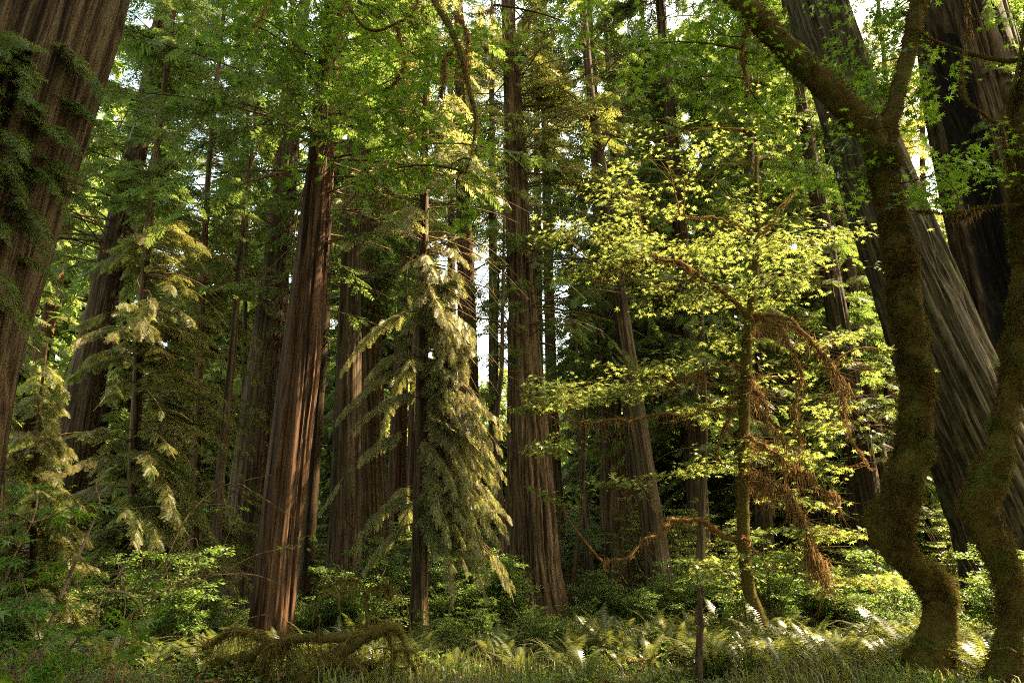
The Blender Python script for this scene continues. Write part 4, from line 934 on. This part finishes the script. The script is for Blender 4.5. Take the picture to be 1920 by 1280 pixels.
# ---------------------------------------------------------------- sword ferns
def fern_proto(seed, nf, l, mat):
    r = np.random.default_rng(seed); M = Mesh()
    for k in range(nf):
        a = 6.283 * k / nf + r.normal(0, .25); L = l * r.uniform(.6, 1.15); el = r.uniform(.80, 1.38)
        n = 26; t = np.linspace(0.02, 1, n)
        dp = r.uniform(.25, .6); rr = L * (t * math.cos(el) + .30 * t ** 2); zz = L * (t * math.sin(el) - dp * math.sin(el) * t ** 2.6)
        C = np.stack([np.cos(a) * rr, np.sin(a) * rr, zz], 1); T = norm(np.gradient(C, axis=0)); sd = norm(np.cross(T, np.array([0, 0, 1.]))); nn = np.cross(sd, T)
        tubes(M, C[::5], np.linspace(.005, .002, len(C[::5])), 3, 0)
        wl = L * .105 * np.minimum(1, np.minimum(t * 5, (1.03 - t) * 2.2)) * r.uniform(.9, 1.1, n)
        for s in (-1, 1):
            b = C; e = C + (sd * s * .94 + T * .34 - nn * .12) * wl[:, None]; wd = T * (L / n * .42)
            V = np.stack([b - wd, e, b + wd], 1); M.add(V.reshape(-1, 3), np.arange(n * 3).reshape(-1, 3))
    o = M.build("sword_fern", mat); tag(o, "x", "fern"); return o
FE = [fern_proto(301, 13, 1.3, M_FERN), fern_proto(302, 10, 1.15, M_FERN), fern_proto(303, 15, 1.35, M_FERN)]
fz = [(1330, 1700, 11, 14.5, 80, .5, .9, "sword fern in the sunny patch between the dead stem and the crooked maple", "sunny ferns at lower right"),
      (800, 1320, 10.8, 17, 80, .45, .85, "sword fern in the grass below the central redwood", "ferns below the central redwood"),
      (540, 800, 10.8, 13.2, 34, .5, .8, "sword fern behind the mossy fallen branch", "ferns around the fallen branch"),
      (180, 540, 11, 14.5, 56, .5, .85, "sword fern at the foot of the left hand hemlocks", "ferns at lower left"),
      (1700, 1950, 10.5, 15.5, 34, .5, .85, "sword fern in shade around the feet of the two mossy maples", "ferns by the mossy maples")]
for x0, x1, y0, y1, n, s0, s1, lab, grp in fz:
    for k in range(n):
        put(FE, USED, R.uniform(x0, x1), R.uniform(y0, y1), R.uniform(0, 6.28), R.uniform(s0, s1), lab, grp)

# ---------------------------------------------------------------- grass and ground cover
def build_grass():
    r = np.random.default_rng(107); n = 52000
    Y = r.uniform(8.6, 24, n); X = r.uniform(-1, 1, n) * (Y * .84)
    k = fbm(np.stack([X * .6, Y * .6, 0 * X], 1), 3) > .40; X, Y = X[k], Y[k]; n = len(X)
    b = np.stack([X, Y, ground_z(X, Y) - .02], 1); h = r.uniform(.10, .38, n) * (.5 + vnoise(np.stack([X * .8, Y * .8, 0 * X + 4], 1)))
    a = r.uniform(0, 6.283, n); o = np.stack([np.cos(a), np.sin(a), 0 * a], 1); ln = r.uniform(.15, .7, n)
    sd = np.stack([-np.sin(a), np.cos(a), 0 * a], 1) * r.uniform(.006, .012, n)[:, None]
    m = b + o * (h * ln * .3)[:, None] + np.array([0, 0, 1.]) * (h * .65)[:, None]; e = b + o * (h * ln)[:, None] + np.array([0, 0, 1.]) * (h * (1 - .3 * ln))[:, None]
    V = np.stack([b - sd, b + sd, m - sd * .8, m + sd * .8, e], 1)
    M = Mesh(); i = (np.arange(n) * 5)[:, None]; V = V.reshape(-1, 3)
    M.V.append(V.astype(np.float32)); M.n = len(V); M.F += [((np.array([[0, 1, 3, 2]]) + i).astype(np.int32), 0), ((np.array([[2, 3, 4]]) + i).astype(np.int32), 0)]
    tag(M.build("grass", M_GRASS), "fine green grass and sedge covering the forest floor", "grass", None, "stuff")
    # low broad leaved ground cover
    n = 70000; Y = r.uniform(8.6, 34, n); X = r.uniform(-1, 1, n) * (Y * .80)
    C = np.stack([X, Y, ground_z(X, Y) + r.uniform(.03, .28, n) * vnoise(np.stack([X, Y, 0 * X], 1)) * 1.6], 1)
    d = norm(r.normal(0, 1, (n, 3)) * np.array([1, 1, .3])); up = norm(np.array([0, 0, 1.]) + .35 * r.normal(0, 1, (n, 3))); Yv = norm(np.cross(up, d))
    M = Mesh(); inst(M, *OVAL, C, d, Yv, np.cross(d, Yv), r.uniform(.04, .10, n)); tag(M.build("ground_cover", M_SHRUB), "low leafy ground cover between the trunks", "ground cover", None, "stuff")
build_grass()

def build_litter():
    r = np.random.default_rng(109); n = 26000; Y = r.uniform(8.6, 22, n); X = r.uniform(-1, 1, n) * (Y * .84)
    C = np.stack([X, Y, ground_z(X, Y) + r.uniform(.0, .10, n)], 1); d = norm(r.normal(0, 1, (n, 3)) * np.array([1, 1, .2]))
    up = norm(np.array([0, 0, 1.]) + .3 * r.normal(0, 1, (n, 3))); Yv = norm(np.cross(up, d)); M = Mesh()
    inst(M, *OVAL, C, d, Yv, np.cross(d, Yv), r.uniform(.03, .11, n))
    m = leaf_mat("dead_leaf", (.10, .055, .022), (.17, .10, .045), (.06, .035, .016), (.12, .06, .02), .15, .6, .2)
    tag(M.build("leaf_litter", m), "brown fallen leaves and needles scattered over the forest floor", "litter", None, "stuff")
build_litter()
def build_sticks_on_ground():
    r = np.random.default_rng(110)
    for k in range(22):
        Y = r.uniform(10.5, 17); X = r.uniform(-.7, .7) * Y; a = r.uniform(0, 6.28); L = r.uniform(.6, 1.8); T = np.linspace(0, 1, 7)
        p = np.stack([np.cos(a) * L * (T - .5), np.sin(a) * L * (T - .5) , .10 + .10 * np.sin(T * 3) + r.normal(0, .025, 7)], 1)
        M = Mesh(); tubes(M, p, np.linspace(.022, .006, 7), 6)
        for q in range(3):
            b = p[2 + q]; e = b + np.array([r.normal(0, .2), r.normal(0, .2), r.uniform(.02, .25)]); tubes(M, np.stack([b, (b + e) / 2 + r.normal(0, .02, 3), e]), np.array([.010, .007, .003]), 5)
        o = M.build("fallen_stick", M_TWIG); o.location = (X, Y, float(ground_z(np.array(X), np.array(Y))))
        tag(o, "bare fallen stick lying among the ferns and grass", "fallen stick", "fallen sticks on the forest floor")
build_sticks_on_ground()

# ---------------------------------------------------------------- the wood behind
def far_proto(seed, H, leaf, bark, rbase, L0, nb, zlow):
    t = thing("conifer_tree", (0, 0, 0), "x", "tree")
    class A: pass
    z = np.linspace(-.4, H, 40); r = np.random.default_rng(seed)
    ax = Axis.__new__(Axis); ax.z = np.array([-.4, H]); ax.gz = 0.; ax.Y = 0.; ax.H = H; ax.zt = H; ax.zz = z
    ax.c = np.stack([.12 * np.sin(z * .11 + seed), rbase * (1 - z / H) ** .8 + .03], 1)
    trunk_mesh(ax, "trunk", bark, t, 24, 90, .03, 6, .3, .2, .8, seed)
    return t, ax
PROT = []
for k, (seed, H, lf, bk, rb, L0, nb, zl, gap) in enumerate([(401, 42, M_NEEDLE_FAR, M_BARK_DARK, .55, 4.2, 130, 3, .40), (402, 46, M_NEEDLE_FAR, M_BARK_BROWN, .7, 4.6, 140, 7, .42),
                                                           (403, 34, M_NEEDLE_FAR, M_BARK_DARK, .4, 3.6, 140, 1.5, .38), (404, 15, M_NEEDLE_FAR, M_BARK_BROWN, .16, 2.6, 90, .6, .36)]):
    t, ax = far_proto(seed, H, lf, bk, rb, L0, nb, zl)
    rr = np.random.default_rng(seed)
    # far crowns: same builder at origin, all sprays kept at full detail
    _proj = project
    project = lambda p: (np.full(len(p), 900.), np.full(len(p), 600.))
    crown_mesh(ax, (0, 0, 0), zl, H - .3, int(nb * 1.7), L0, 1.2, t, lf, seed, spacing=.2, slen=1.0, gap=gap - .05, tmpl=SPRAY_MID, carve=False, droop=.45, hang=.1, rb=1.3)
    project = _proj
    PROT.append(t)
usedf = set(); EXTRA = ((2, 405, 40, .8), (2, 372, 50, .9), (2, 440, 48, .8), (3, 418, 34, .8), (2, 330, 44, .75), (2, 1150, 47, .8), (2, 1090, 50, .7))
LAB = ["dim tall conifer standing back in the wood behind the front trunks", "tall bare stemmed conifer standing back in the wood", "bushy conifer with low boughs back in the wood", "young bushy conifer filling the space between the back trunks"]
def far_tree(k, px, Y, sc, rz):
    p = PROT[k]; X = (px - 960) / FPX * Y * 1.05; loc = (X, Y, float(ground_z(np.array(X), np.array(Y))) - .05)
    grp = ["dim tall conifers in the back wood", "bare stemmed conifers in the back wood", "bushy conifers in the back wood", "young conifers in the back wood"][k]
    if k not in usedf:
        usedf.add(k); p.location = loc; p.rotation_euler = (0, 0, rz); p.scale = (sc,) * 3; p["label"] = LAB[k]; p["group"] = grp; return
    copy_tree(p, loc, rz, sc, LAB[k], grp)
for k_, px_, Y_, s_ in EXTRA: far_tree(k_, px_, Y_, s_, R.uniform(0, 6.28))
slots = np.array([-60, 60, 210, 470, 620, 740, 1180, 1260, 1340, 1440, 1500, 1560, 2040])
for i, px in enumerate(slots):
    far_tree(int(R.integers(0, 3)), px + R.uniform(-35, 35), R.uniform(33, 46), R.uniform(.8, 1.1), R.uniform(0, 6.28))
for i, px in enumerate(np.linspace(-150, 2070, 36)):
    far_tree(int(R.integers(0, 3)), px + R.uniform(-35, 35), R.uniform(54, 78), (R.uniform(.85, 1.2) if not (280 < px < 430 or 850 < px < 1120) else R.uniform(.5, .75)), R.uniform(0, 6.28))
for i, px in enumerate(np.linspace(-60, 1980, 20)):
    far_tree(3, px + R.uniform(-30, 30), R.uniform(26, 46), R.uniform(.35, .8), R.uniform(0, 6.28))

for X, Y, k in ((-11, -3, 0), (-5, -9, 1), (3, -6, 0), (9, -2, 1), (13, 5, 0), (-14, 3, 1)):  # unseen trees added around the camera to keep sky light off the foreground
    p = PROT[k]; copy_tree(p, (X, Y, 0), R.uniform(0, 6.28), .95, "unseen conifer added beside or behind the viewpoint to shade the foreground", "unseen shade conifers around the viewpoint")

def build_far_woods():
    r = np.random.default_rng(108); n = 26000
    a = r.uniform(-.85, .85, n); Y = r.uniform(85, 120, n); X = np.tan(a) * Y
    top = 14 + 16 * vnoise(np.stack([X * .09, Y * .09, 0 * X], 1)); C = np.stack([X, Y, ground_z(X, Y) + top * r.random(n)], 1)
    d = norm(r.normal(0, 1, (n, 3)) + np.array([0, 0, -.4])); up = norm(np.array([0, 0, 1.]) + .7 * r.normal(0, 1, (n, 3))); Yv = norm(np.cross(up, d))
    M = Mesh(); inst(M, *SPRAY_MID, C, d, Yv, np.cross(d, Yv), r.uniform(1.6, 3.2, n))
    tag(M.build("far_woods", M_NEEDLE_FAR), "mass of distant forest closing the view behind the trunks", "woods", None, "stuff")
build_far_woods()
